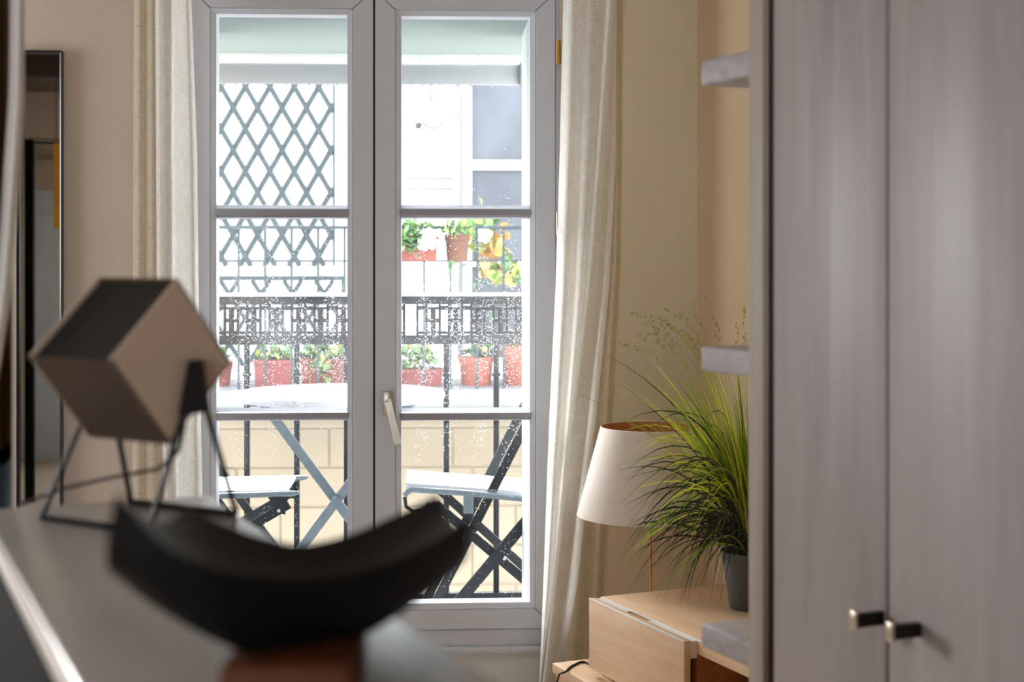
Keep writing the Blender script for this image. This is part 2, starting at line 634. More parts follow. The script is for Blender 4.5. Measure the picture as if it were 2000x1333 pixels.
# ================================================================== THE ROOM
CEIL = 3.02
uL, uR = wl(366, 0).x, wl(1092, 0).x            # outer edges of the fixed frame
zTop = 2.52
zSill = wl(700, 1275).z                         # top of the white panel under the window
corner = wl(1360, 500).x
TH = 0.42
IN = -0.02                                      # room face of the wall
b = B()
b.box(-3.6, uL, IN, TH, 0, CEIL)
b.box(uL, uR, IN, TH, zTop, CEIL)
struct('wall_window', b, M['wall'], (-2, 0, 0), W4, 'beige plaster wall around the balcony window')
b = B()
b.box(uR, corner, IN, TH, 0, CEIL)
struct('wall_corner', b, M['wall_c'], (uR, 0, 0), W4, 'wall between the right curtain and the corner, its light put into the tone')
b = B().box(uL, uR, IN - 0.01, TH, 0, zSill)
struct('trim_1', b, M['white'], (uL, 0, 0), W4, 'white painted panel below the balcony window')
# exterior reveal: the masonry stands inside the line of the window frame
b = B()
b.box(0.060, uR + 0.02, 0.075, TH + 0.02, 0.0, zTop)
b.box(uL - 0.02, -1.075, 0.075, TH + 0.02, 0.0, zTop)
struct('wall_reveal', b, M['facade'], (0, 0.07, 0), W4, 'white outer reveal of the balcony window')
# right wall, in line with the furniture
RWX = cR * (wl(1360, 0) + Vector((0, 0, 0))).x  # replaced just below with the exact value
cw = W4 @ Vector((corner, IN, 0))
RWX = cR * cw.x + sR * cw.y
lyc = -sR * cw.x + cR * cw.y
b = B().box(RWX, RWX + 0.2, lyc - 8.6, lyc + 0.25, 0, CEIL)
struct('wall_right', b, M['wall_r'], (RWX, lyc, 0), R4, 'wall behind the shelves and the plant, its light put into the tone')
b = B()
for a in ((-3.6, -3.4, -1.8, SY0, 0, CEIL), (-3.6, -3.4, SY1, 5.2, 0, CEIL), (-3.6, -3.4, SY0, SY1, 0, SZ0), (-3.6, -3.4, SY0, SY1, SZ1, CEIL)):
    b.box(*a)
struct('wall_left', b, M['wall'], (-3.4, 0, 0), I4, 'beige side wall with a window opening')
b = B()
for a in ((-3.6, RX0, -1.8, -1.6, 0, CEIL), (RX1, 4.2, -1.8, -1.6, 0, CEIL), (RX0, RX1, -1.8, -1.6, 0, RZ0), (RX0, RX1, -1.8, -1.6, RZ1, CEIL)):
    b.box(*a)
struct('wall_rear', b, M['wall'], (0, -1.7, 0), I4, 'beige rear wall with an unseen opening added for fill light')
b = B().hexa([(-3.6, -1.8, -0.1), (4.3, -1.8, -0.1), (0.5, 5.45, -0.1), (-3.6, 5.2, -0.1)], [(-3.6, -1.8, 0), (4.3, -1.8, 0), (0.5, 5.45, 0), (-3.6, 5.2, 0)])
struct('floor', b, M['floor'], (0, 0, 0), I4, 'oak parquet floor')
b = B().hexa([(-3.6, -1.8, CEIL), (4.3, -1.8, CEIL), (0.5, 5.45, CEIL), (-3.6, 5.2, CEIL)], [(-3.6, -1.8, CEIL + .2), (4.3, -1.8, CEIL + .2), (0.5, 5.45, CEIL + .2), (-3.6, 5.2, CEIL + .2)])
struct('ceiling', b, M['ceil'], (0, 0, CEIL), I4, 'pale ceiling')
for k, y in enumerate((-0.6, 0.75, 2.1)):
    b = B().box(-3.4, 3.1 - 0.45 * (y + 0.6), y - 0.1, y + 0.1, CEIL - 0.2, CEIL, 0.01)
    struct('ceiling_beam', b, M['darkwood'], (0, y, CEIL), I4, 'dark wooden beam across the ceiling')
b = B().box(-3.4, wl(262, 0).x, IN - 0.018, IN, 0, 0.11, 0.004)
struct('baseboard_window', b, M['white'], (-1.5, IN, 0), W4, 'white baseboard under the mirror')

# ------------------------------------------------------------------ balcony window
win = thing('window_1', 'tall white double-leaf balcony window with rain-spotted panes', None, (wl(732, 0).x, 0, zSill), W4, None, 'structure')
zF = wl(700, 1228).z      # bottom of the sashes
# fixed frame: sides, head and threshold
b = B()
b.box(uL, wl(376, 0).x, IN - 0.004, 0.07, zSill, zTop, 0.003)
b.box(wl(1084, 0).x, uR, IN - 0.004, 0.07, zSill, zTop, 0.003)
b.box(uL, uR, IN - 0.004, 0.07, 2.49, zTop, 0.003)
part(win, 'fixed_frame', b, M['upvc'])
b = B()
b.box(wl(376, 0).x, wl(1084, 0).x, -0.028, 0.07, wl(700, 1262).z, zF - 0.002, 0.004)
b.box(wl(376, 0).x - 0.01, wl(1084, 0).x + 0.01, -0.05, 0.05, zSill, wl(700, 1262).z, 0.006)
part(win, 'threshold', b, M['upvc'])
# outside sill that catches the light
b = B().hexa([(uL, 0.05, zF - 0.01), (uR, 0.05, zF - 0.01), (uR, TH + 0.05, zF - 0.05), (uL, TH + 0.05, zF - 0.05)],
             [(uL, 0.05, zF + 0.02), (uR, 0.05, zF + 0.02), (uR, TH + 0.05, zF - 0.02), (uL, TH + 0.05, zF - 0.02)])
part(win, 'outer_sill', b, M['wettop'])


def sash(x0, x1, g0, g1, zt_out, zt_gl, zb_gl, zb_out, overlap):
    """one leaf: mitred stiles and rails, a glazing bead, three panes and two muntins"""
    BE = 0.018
    n0, n1 = -0.035, 0.052
    X0, X1, G0, G1 = wl(x0, 0).x, wl(x1, 0).x, wl(g0, 0, 0).x, wl(g1, 0, 0).x
    ZT, GT, GB, ZB = zt_out, zt_gl, zb_gl, zb_out
    # bead round the glass, sloping back from the face
    bb = B()
    A = [(G0 - BE, GB - BE), (G1 + BE, GB - BE), (G1 + BE, GT + BE), (G0 - BE, GT + BE)]
    I = [(G0, GB), (G1, GB), (G1, GT), (G0, GT)]
    for i in range(4):
        j = (i + 1) % 4
        a0, a1, i0, i1 = A[i], A[j], I[i], I[j]
        bb.hexa([(a0[0], n0 + 0.004, a0[1]), (a1[0], n0 + 0.004, a1[1]), (i1[0], n0 + 0.016, i1[1]), (i0[0], n0 + 0.016, i0[1])],
                [(a0[0], n1, a0[1]), (a1[0], n1, a1[1]), (i1[0], n1, i1[1]), (i0[0], n1, i0[1])])
    s = part(win, 'sash', bb, M['upvc'], ang=20)
    O = [(X0, ZB), (X1, ZB), (X1, ZT), (X0, ZT)]
    for i, nm in enumerate(('bottom_rail', 'stile', 'top_rail', 'stile')):
        j = (i + 1) % 4
        o0, o1, a0, a1 = Vector(O[i]), Vector(O[j]), Vector(A[i]), Vector(A[j])
        d = (o1 - o0).normalized() * 0.0006       # hair joints at the mitres
        cn = (Vector(A[i]) + Vector(A[j]) - o0 - o1).normalized() * 0.0011
        f = [o0 + d, o1 - d, a1 - d - cn, a0 + d - cn]
        bb = B().hexa([(p.x, n0, p.y) for p in f], [(p.x, n1, p.y) for p in f])
        bmesh.ops.bevel(bb.bm, geom=[e for e in bb.bm.edges if all(abs(v.co.y - n0) < 1e-5 for v in e.verts)], offset=0.002, segments=2, affect='EDGES')
        part(s, nm, bb, M['upvc'], ang=20)
    # muntins: a sloping flat bar, with a bead added for the lit strips
    zs = []
    for (ya, yb) in ((401, 428), (797, 822)):
        zt, zb = wl((g0 + g1) / 2, ya).z, wl((g0 + g1) / 2, yb).z
        hh_ = zt - zb
        ob_ = B().hexa([(G0 - 0.002, 0.004, zb), (G1 + 0.002, 0.004, zb), (G1 + 0.002, 0.004, zt), (G0 - 0.002, 0.004, zt)],
                       [(G0 - 0.002, 0.03, zb + 0.006), (G1 + 0.002, 0.03, zb + 0.006), (G1 + 0.002, 0.03, zt - 0.006), (G0 - 0.002, 0.03, zt - 0.006)])
        part(s, 'outer_bead', ob_, M['pvc'], 'outer bead made translucent for the bright strip', ang=15)
        prof = [(-0.020, zb + hh_ * 0.10), (-0.026, zb + hh_ * 0.26), (-0.026, zt - hh_ * 0.34), (-0.016, zt - hh_ * 0.26), (-0.002, zt - hh_ * 0.26), (-0.002, zb + hh_ * 0.10)]
        bb = B().hexa([(G0 - 0.002, p[0], p[1]) for p in prof], [(G1 + 0.002, p[0], p[1]) for p in prof])
        part(s, 'muntin', bb, M['bar'], ang=15)
        zs.append((zb, zt))
    spans = [(zs[0][1], GT), (zs[1][1], zs[0][0]), (GB, zs[1][0])]
    for (a, c) in spans:
        bb = B().grid([[(G0 - 0.004, 0.001, a - 0.004), (G1 + 0.004, 0.001, a - 0.004)], [(G0 - 0.004, 0.001, c + 0.004), (G1 + 0.004, 0.001, c + 0.004)]])
        part(s, 'glass_pane', bb, M['glass'], smooth=False)
    return s


ztop_out = wl(560, -16).z
s1 = sash(378, 729.5, 424, 679, ztop_out, wl(552, 30).z, wl(800, 1176).z, zF, False)
s2 = sash(733.5, 1083, 784, 1034, ztop_out, wl(908, 34).z, wl(908, 1176).z, zF, True)
b = B().box(wl(727, 0).x, wl(736, 0).x, -0.026, 0.03, zF, ztop_out)
part(win, 'gasket', b, M['seal'])
# handle on the right leaf
p0, p1 = wl(748, 812, -0.035), wl(768, 765, -0.035)
b = B().box(p0.x, p1.x, -0.044, -0.035, p0.z, p1.z, 0.002)
h = part(s2, 'window_handle', b, M['steel'])
a, c = wl(757, 788, -0.075), wl(777, 868, -0.085)
b = B()
b.tube([(a.x, -0.04, a.z), (a.x, -0.082, a.z)], 0.011, 14)
b.bar(a + Vector((0, 0, 0.012)), c, 0.023, 0.013)
me = b.mesh('lever', M['steel'], INFO[win.name][1])
h2 = bpy.data.objects.new('lever', me)
C.objects.link(h2)
h2.parent = s2
for (ya, yb, m) in ((80, 125, 'brass'), (415, 460, 'steel')):
    a, c = wl(1084, yb, -0.03), wl(1096, ya, -0.03)
    b = B().tube([((a.x + c.x) / 2, -0.032, a.z), ((a.x + c.x) / 2, -0.032, c.z)], 0.0095, 14)
    part(win, 'hinge', b, M[m], 'brass hinge' if m == 'brass' else 'steel hinge')

# ================================================================== OUTSIDE
zB = 0.13
b = B().box(-2.6, 1.7, TH, 1.08, zB - 0.15, zB)
struct('floor_balcony', b, M['slab'], (0, 0.7, zB), W4, 'grey balcony floor outside the window')
# balcony above: pale green underside, then the white lip and the grey apron
zso = wl(560, 33, 0.04).z
ub = thing('balcony_slab', 'pale green underside and grey apron of the balcony above', 'balcony', (0, 0.6, zso), W4)
yb = 1.0
part(ub, 'soffit', B().box(-2.6, 1.7, 0.06, yb, zso, zso + 0.16), M['soffit'])
za, zb_, zc = wl(700, 108, yb).z, wl(700, 127, yb).z, wl(700, 165, yb).z
part(ub, 'lip', B().box(-2.6, 1.7, yb - 0.03, yb + 0.06, zb_ + 0.003, za + 0.01, 0.004), M['rail'])
part(ub, 'apron', B().box(-2.6, wl(1019, 0, yb).x, yb - 0.015, yb + 0.005, zc, zb_, 0.002), M['apron'])
b = B()
x = wl(400, 0, yb).x
while x < wl(1016, 0, yb).x:
    b.blob((x, yb - 0.005, zc), random.uniform(0.004, 0.009), 1, (1, 1, 1.2))
    x += random.uniform(0.02, 0.09)
part(ub, 'water_drop', b, M['soffit'], 'drops hanging along the apron', 'stuff')
q = wl(1016, 140, yb)
part(ub, 'end_bracket', B().box(q.x - 0.004, q.x + 0.004, yb - 0.03, yb + 0.01, zc, wl(700, 121, yb).z), M['greymetal'])

# ------------------------------------------------------------------ own railing
NR = 0.95
P = lambda x, y: wl(x, y, NR)
rt = thing('balcony_railing', 'dark wrought iron balcony railing with a pale handrail and pierced frieze', 'railing', P(730, 1168), W4)
xa, xb = P(330, 0).x, P(1170, 0).x
part(rt, 'handrail', B().box(xa, xb, NR - 0.03, NR + 0.03, P(700, 579).z, P(700, 572.5).z, 0.003), M['rail'], 'pale wet handrail')
part(rt, 'top_band', B().box(xa, xb, NR - 0.012, NR + 0.012, P(700, 595).z, P(700, 579).z, 0.002), M['iron'])
part(rt, 'lower_band', B().box(xa, xb, NR - 0.012, NR + 0.012, P(700, 673).z, P(700, 655).z, 0.002), M['iron'])
part(rt, 'bottom_rail', B().box(xa, xb, NR - 0.014, NR + 0.014, zB + 0.0, P(700, 1160).z, 0.002), M['iron'])
x = 385.3
while x < 1150:
    b = B().box(P(x - 5.5, 0).x, P(x + 5.5, 0).x, NR - 0.011, NR + 0.011, P(x, 1163).z, P(x, 672).z, 0.002)
    pk = part(rt, 'picket', b, M['iron'])
    b = B().box(P(x - 8, 0).x, P(x + 8, 0).x, NR - 0.016, NR + 0.016, P(x, 735).z, P(x, 728).z, 0.003)
    part(pk, 'collar', b, M['iron'])
    x += 97.3
zt, zb2 = P(700, 595).z, P(700, 655).z
for k in range(-9, 8):
    cx = 824 + 43.75 * k
    b = B()
    l0, l1, r0, r1 = P(cx - 11.5, 0).x, P(cx - 6.5, 0).x, P(cx + 6.5, 0).x, P(cx + 11.5, 0).x
    z0, z1 = P(cx, 647).z, P(cx, 606).z
    b.box(l0, l1, NR - 0.01, NR + 0.01, zb2, zt, 0.0015)
    b.box(r0, r1, NR - 0.01, NR + 0.01, zb2, zt, 0.0015)
    b.box(l1, r0, NR - 0.009, NR + 0.009, z1, zt - 0.006)
    b.box(l1, r0, NR - 0.009, NR + 0.009, zb2 + 0.004, z0)
    part(rt, 'frieze_ring', b, M['iron'])
    if k == -1:
        continue                       # one ornament is missing here
    mx = cx + 21.9
    b = B()
    b.box(P(mx - 5, 0).x, P(mx + 5, 0).x, NR - 0.01, NR + 0.01, zb2, P(mx, 600).z, 0.002)
    zm = P(mx, 626).z
    b.box(P(mx - 11, 0).x, P(mx + 11, 0).x, NR - 0.008, NR + 0.008, zm - 0.008, zm + 0.008, 0.002)
    b.box(P(mx - 11, 0).x, P(mx + 11, 0).x, NR - 0.008, NR + 0.008, P(mx, 605).z, P(mx, 600).z)
    b.box(P(mx - 11, 0).x, P(mx + 11, 0).x, NR - 0.008, NR + 0.008, P(mx, 652).z, P(mx, 647).z)
    part(rt, 'frieze_bar', b, M['iron'])

# ------------------------------------------------------------------ bistro table and two folding chairs
NT = 0.50


def down(p, q, z=None):
    """the line from p through q carried on to the balcony floor"""
    z = zB if z is None else z
    p, q = Vector(p), Vector(q)
    return p + (q - p) * ((z - p.z) / (q.z - p.z))


T_ = lambda x, y: wl(x, y, NT)
tc_ = T_(664, 768)
rad = T_(868, 0).x - tc_.x
rad = min(rad, 0.395)
bt = thing('bistro_table', 'round white bistro table wet with rain on the balcony', 'table', (tc_.x, NT, zB), W4)
zt = tc_.z
b = B().lathe([(0, zt - 0.012), (rad - 0.01, zt - 0.014), (rad, zt - 0.020), (rad + 0.004, zt - 0.006), (rad, zt + 0.004), (rad - 0.012, zt + 0.004), (rad - 0.016, zt), (0, zt)], (tc_.x, NT, 0), 56)
part(bt, 'tabletop', b, M['wettop'])
cx = 657
for sgn in (-1, 1):
    a = wl(cx - sgn * 147, 782, NT + sgn * 0.02)
    c = wl(cx + sgn * 138, 1165, NT + sgn * 0.02)
    c = down(a, c)
    b = B().bar(a, c, 0.034, 0.016)
    part(bt, 'leg', b, M['greymetal'])
q = wl(657, 975, NT)
part(bt, 'pivot_bolt', B().tube([q + Vector((0, -0.05, 0)), q + Vector((0, 0.04, 0))], 0.013, 12), M['greymetal'])
for sgn in (-1, 1):
    a = down(wl(cx - sgn * 147, 782, NT), wl(cx + sgn * 138, 1165, NT))
    part(bt, 'foot_rail', B().box(a.x - 0.02, a.x + 0.02, NT - 0.022, NT + 0.10, zB, zB + 0.016, 0.004), M['greymetal'])
    a = wl(cx + sgn * 147, 782, NT)
    part(bt, 'top_rail', B().box(a.x - 0.016, a.x + 0.016, NT - 0.22, NT + 0.22, zt - 0.03, zt - 0.012, 0.004), M['greymetal'])

# left chair, seen from the side, facing right
def ch_pt(x, y, n):
    return wl(x, y, n)


NC = 0.45
zsL = wl(500, 962, NC).z
lc = thing('folding_chair', 'dark folding bistro chair with a wet white seat on the left of the balcony table', 'chair', (wl(440, 0, NC).x, NC, zB), W4)
x0, x1 = wl(330, 0, NC).x, wl(562, 0, NC).x
for k in range(5):
    y0 = NC - 0.02 + k * 0.074
    b = B().box(x0, x1, y0, y0 + 0.062, zsL - 0.004, zsL + 0.012, 0.004)
    part(lc, 'seat_slat', b, M['wettop'])
for yy in (NC - 0.04, NC + 0.36):
    b = B().tube([(x0 - 0.02, yy, zsL - 0.012), (wl(572, 0, NC).x, yy, zsL), (wl(586, 0, NC).x, yy, zsL + 0.003)], [0.011, 0.011, 0.006], 10)
    part(lc, 'seat_rail', b, M['greymetal'])
for yy, dx in ((NC - 0.035, 0), (NC + 0.33, -0.0)):
    a = wl(566, 982, NC)
    c = wl(566 - 310, 1165, NC)
    c = down(a, c, zB + 0.005)
    b = B().bar((a.x + dx, yy, a.z), (c.x + dx, yy, c.z), 0.034, 0.012)
    part(lc, 'front_leg', b, M['iron'])
    a = wl(230, 700, NC)
    c = wl(560, 1165, NC)
    c = down(a, c, zB + 0.005)
    b = B().bar((a.x, yy + 0.015, a.z), (c.x, yy + 0.015, c.z), 0.03, 0.012)
    part(lc, 'back_upright', b, M['iron'])
    f = [wl(525, 967, NC), wl(566, 967, NC), wl(559, 990, NC), wl(560, 1002, NC), wl(544, 998, NC), wl(536, 982, NC)]
    b = B().hexa([(p.x, yy - 0.012, p.z) for p in f], [(p.x, yy - 0.004, p.z) for p in f])
    br = part(lc, 'seat_bracket', b, M['iron'])
    q = wl(547, 994, NC)
    part(br, 'bolt', B().tube([(q.x, yy - 0.018, q.z), (q.x, yy, q.z)], 0.006, 10), M['rail'])
b = B().box(wl(222, 0, NC).x, wl(236, 0, NC).x, NC - 0.03, NC + 0.36, wl(230, 745, NC).z, wl(230, 690, NC).z, 0.004)
part(lc, 'backrest', b, M['iron'])

# right chair, facing left
rc = thing('folding_chair', 'dark folding bistro chair with a wet white seat on the right of the balcony table', 'chair', (wl(960, 0, NC).x, NC, zB), W4)
def Q(x, y, n=NC):
    return wl(x, y, n)


seatz0 = Q(800, 953).z
a, c = Q(792, 951), Q(1085, 972)
for k in range(5):
    y0 = 0.012 + k * 0.072
    b = B().hexa([(a.x, NC + y0, a.z - 0.006), (c.x, NC + y0, c.z - 0.006), (c.x, NC + y0 + 0.06, c.z - 0.006), (a.x, NC + y0 + 0.06, a.z - 0.006)],
                 [(a.x, NC + y0, a.z + 0.012), (c.x, NC + y0, c.z + 0.012), (c.x, NC + y0 + 0.06, c.z + 0.012), (a.x, NC + y0 + 0.06, a.z + 0.012)])
    part(rc, 'seat_slat', b, M['wettop'])
for yy in (0, 0.375):
    pts = [Q(790, 968), Q(797, 960), Q(806, 957), Q(905, 963), Q(1080, 981)]
    b = B().tube([(p.x, NC + yy, p.z) for p in pts], 0.0115, 10)
    part(rc, 'seat_rail', b, M['greymetal'])
    w1 = 0.034
    p, q = Q(1058, 770), Q(866, 1150)
    q = down(p, q, zB + 0.004)
    part(rc, 'back_upright', B().bar((p.x, NC + yy + 0.018, p.z), (q.x, NC + yy + 0.018, q.z), w1, 0.012), M['iron'])
    p, q = (Q(850, 985), Q(1018, 1128)) if yy == 0 else (Q(838, 968), Q(1015, 1130))
    q = down(p, q, zB + 0.004)
    part(rc, 'front_leg', B().bar((p.x, NC + yy, p.z), (q.x, NC + yy, q.z), w1, 0.012), M['iron'])
p, q = Q(1050, 992, NC - 0.03), Q(905, 1165, NC - 0.03)
q = down(p, q, zB + 0.004)
br = part(rc, 'support_leg', B().bar(p, q, 0.042, 0.012), M['iron'])
q = Q(985, 1091, NC - 0.03)
part(br, 'bolt', B().tube([q + Vector((0, -0.014, 0)), q], 0.006, 10), M['rail'])
b = B().tube([(Q(790, 972).x, NC + .02, Q(790, 972).z), (Q(793, 990).x, NC + .02, Q(790, 992).z), (Q(806, 1002).x, NC + .02, Q(806, 1002).z), (Q(826, 1000).x, NC + .02, Q(826, 1000).z), (Q(838, 985).x, NC + .02, Q(838, 985).z)], 0.008, 8)
part(rc, 'seat_bracket', b, M['iron'])
p, q = Q(905, 1003, NC - 0.01), Q(925, 966, NC - 0.01)
part(rc, 'hanging_tab', B().box(p.x, q.x, NC - 0.02, NC - 0.012, p.z, q.z, 0.001), M['greymetal'])
b = B().box(Q(1046, 0).x, Q(1062, 0).x, NC + 0.01, NC + 0.40, Q(1050, 790).z, Q(1050, 740).z, 0.004)
part(rc, 'backrest', b, M['iron'])

# ------------------------------------------------------------------ opposite building
NF = 4.85
zs_t, zs_b = wl(700, 762, 4.02).z, wl(700, 796, 4.02).z
Fp = lambda x, y, n=NF: wl(x, y, n)
ob = thing('opposite_building', 'white rendered house across the street on a beige stone lower storey', 'building', (0, NF, -6), W4)
zS = Fp(700, 800).z
opl, opr = Fp(918, 0).x, Fp(1150, 0).x
ztw, zbw = Fp(900, 40).z, Fp(900, 700).z
b = B()
b.box(-5, opl, NF, NF + 0.3, zS, 3.15)
b.box(opr, 4, NF, NF + 0.3, zS, 3.15)
b.box(opl, opr, NF, NF + 0.3, ztw, 3.15)
b.box(opl, opr, NF, NF + 0.3, zS, zbw)
part(ob, 'upper_wall', b, M['facade'], 'white upper wall')
part(ob, 'joint_bed', B().box(-5, 4, NF + 0.005, NF + 0.3, -6, zS), M['joint'])
ch = 0.262
row = 0
z = zS - 0.12
while z > -2.2:
    x = -2.6 + (0.37 if row % 2 else 0)
    while x < 1.2:
        lw = random.choice((0.66, 0.74, 0.82))
        b = B().box(x + 0.004, x + lw - 0.004, NF - random.uniform(0.0, 0.008), NF + 0.03, z - ch + 0.004, z - 0.004, 0.006, 1)
        part(ob, 'stone_block', b, M['stone'])
        x += lw
    z -= ch
    row += 1
part(ob, 'stone_cornice', B().box(-5, 4, NF - 0.06, NF + 0.02, zS - 0.12, zS, 0.02), M['stone'])
# panel mouldings beside the window
b = B()
for y in (348, 368):
    p = Fp(792, y)
    b.box(p.x, Fp(884, 0).x, NF - 0.02, NF, p.z - 0.012, p.z + 0.012, 0.006)
part(ob, 'wall_moulding', b, M['palegrey'])
p = Fp(903, 180)
part(ob, 'pilaster_edge', B().box(p.x - 0.03, p.x - 0.005, NF - 0.05, NF, zbw, p.z, 0.006), M['palegrey'])
# tall window
wf = B()
for (xa_, xb_) in ((903, 921), (1040, 1056), (1150, 1166)):
    wf.box(Fp(xa_, 0).x, Fp(xb_, 0).x, NF - 0.03, NF + 0.06, zbw, ztw, 0.006)
wfo = part(ob, 'window', wf, M['white'], 'tall white window')
for (ya, yb_) in ((313, 332), (508, 521)):
    part(wfo, 'crossbar', B().box(opl, opr, NF - 0.01, NF + 0.05, Fp(900, yb_).z, Fp(900, ya).z, 0.006), M['white'])
for (ya, yb_) in ((40, 313), (332, 508), (521, 700)):
    for (xa_, xb_) in ((921, 1040), (1056, 1150)):
        part(wfo, 'pane', B().box(Fp(xa_, 0).x, Fp(xb_, 0).x, NF + 0.02, NF + 0.035, Fp(900, yb_).z, Fp(900, ya).z), M['opwin'])
# opposite balcony slab
part(ob, 'balcony_ledge', B().box(-4.6, 3.4, 4.02, NF, zs_b, zs_t, 0.012), M['slab'], 'grey balcony ledge')

# outdoor lamp on that wall
p = Fp(846, 222)
wlm = thing('outdoor_wall_lamp', 'small white rounded lamp box with a dark sensor on the opposite wall', 'lamp', (p.x, NF, p.z), W4)
hw = 0.080
b = B()
prof = [(p.x - hw, Fp(846, 200).z), (p.x - hw, Fp(846, 238).z)]
for k in range(9):
    t = k / 8
    prof.append((p.x - hw + 2 * hw * t, Fp(846, 240).z - 0.045 * math.sin(PI * t)))
prof += [(p.x + hw, Fp(846, 238).z), (p.x + hw, Fp(846, 200).z)]
b.hexa([(x, NF - 0.11, z) for x, z in prof], [(x, NF, z) for x, z in prof])
part(wlm, 'housing', b, M['palegrey'])
q = Fp(817, 245, NF - 0.1)
part(wlm, 'sensor', B().blob((q.x, NF - 0.085, q.z), 0.024, 2), M['seal'], 'dark sensor')
q = Fp(841, 185)
part(wlm, 'conduit', B().tube([(q.x, NF - 0.03, Fp(841, 202).z), (q.x, NF - 0.03, Fp(841, 60).z)], 0.012, 8), M['slab'])

# trellises
def trellis(name, label, x0, x1, y0, y1, cx, cy, dx, dy, n, wd, m, frame_r=True):
    p0, p1 = wl(x0, y1, n), wl(x1, y0, n)
    p0.z = max(p0.z, zs_t + 0.1)
    t = thing(name, label, 'trellis', (p0.x, n, p0.z), W4, 'trellises on the opposite balcony')
    ux = wl(cx + dx, cy, n).x - wl(cx, cy, n).x
    uz = wl(cx, cy, n).z - wl(cx, cy + dy, n).z
    c0 = wl(cx, cy, n)
    for s, nn in ((1, n), (-1, n - 0.008)):
        for k in range(-24, 25):
            # line through (c0.x + 2*k*ux, c0.z) with slope s*uz/ux, clipped to the rectangle
            bx, sl = c0.x + 2 * k * ux, s * uz / ux
            pts = []
            for X in (p0.x, p1.x):
                Z = c0.z + (X - bx) * sl
                if p0.z <= Z <= p1.z:
                    pts.append(Vector((X, nn, Z)))
            for Z in (p0.z, p1.z):
                X = bx + (Z - c0.z) / sl
                if p0.x < X < p1.x:
                    pts.append(Vector((X, nn, Z)))
            if len(pts) == 2 and (pts[0] - pts[1]).length > 0.05:
                part(t, 'slat', B().bar(pts[0], pts[1], wd, 0.008), m)
    b = B()
    if frame_r:
        b.box(p1.x - 0.004, p1.x + 0.012, n - 0.012, n + 0.01, p0.z, p1.z)
    b.box(p0.x - 0.012, p0.x + 0.004, n - 0.012, n + 0.01, p0.z, p1.z)
    b.box(p0.x - 0.012, p1.x + 0.012, n - 0.02, n + 0.02, p1.z, p1.z + 0.03)
    part(t, 'trellis_frame', b, m)
    for k in range(3):                       # wall spacers
        xx = lerp(p0.x, p1.x, (k + 0.5) / 3)
        part(t, 'spacer', B().box(xx - 0.01, xx + 0.01, n, NF - 0.002, p1.z, p1.z + 0.02), m)


trellis('wall_trellis', 'tall grey-green diamond trellis on the white opposite wall', 385, 651, 60, 520, 455.5, 210, 23.9, 41.5, NF - 0.05, 0.033, M['trellis'])
trellis('low_trellis', 'low dark trellis panel behind the opposite balcony railing', 385, 668, 548, 757, 448, 575, 31, 48, NF - 0.12, 0.028, M['trellis'])

# opposite railing
NO = 4.08
Op = lambda x, y: wl(x, y, NO)
orl = thing('opposite_railing', 'thin dark railing of the balcony across the street', 'railing', Op(650, 760), W4)
part(orl, 'handrail', B().box(Op(360, 0).x, Op(1120, 0).x, NO - 0.02, NO + 0.02, Op(650, 448).z, Op(650, 441).z, 0.003), M['trellis'])
x = 414.3
while x < 1110:
    part(orl, 'picket', B().tube([Op(x, 446), Vector((Op(x, 764).x, NO, zs_t + 0.001))], 0.0085, 8), M['trellis'])
    x += 51.75
part(orl, 'shelf_bar', B().box(Op(360, 0).x, Op(1120, 0).x, NO + 0.02, NO + 0.05, Op(650, 512).z, Op(650, 508).z), M['trellis'])

# leaf meshes shared between plants
def leaf_mesh(nm, m, L=0.05, wd=0.035):
    bb = B()
    n = 5
    rows = []
    for i in range(n + 1):
        t = i / n
        ww = wd * math.sin(PI * min(1, t * 0.92 + 0.06)) ** 0.8
        zc_ = 0.012 * math.sin(PI * t)
        rows.append([(-ww / 2, L * t, zc_ + 0.006), (0, L * t, zc_), (ww / 2, L * t, zc_ + 0.006)])
    bb.grid(rows)
    return bb.mesh(nm, m, None)


LM = {k: leaf_mesh('leaf', M[k], 0.075, 0.06) for k in ('leaf', 'leafy', 'leafo', 'leafd')}


def add_leaf(par, me, loc, sc, name='leaf'):
    Fm, L = INFO[par.name]
    o = bpy.data.objects.new(name, me)
    C.objects.link(o)
    o.parent = par
    o.location = Vector(loc) - L
    o.rotation_euler = (random.uniform(0.6, 1.9), random.uniform(-0.8, 0.8), random.uniform(0, 6.28))
    o.scale = (sc, sc, sc)
    return o


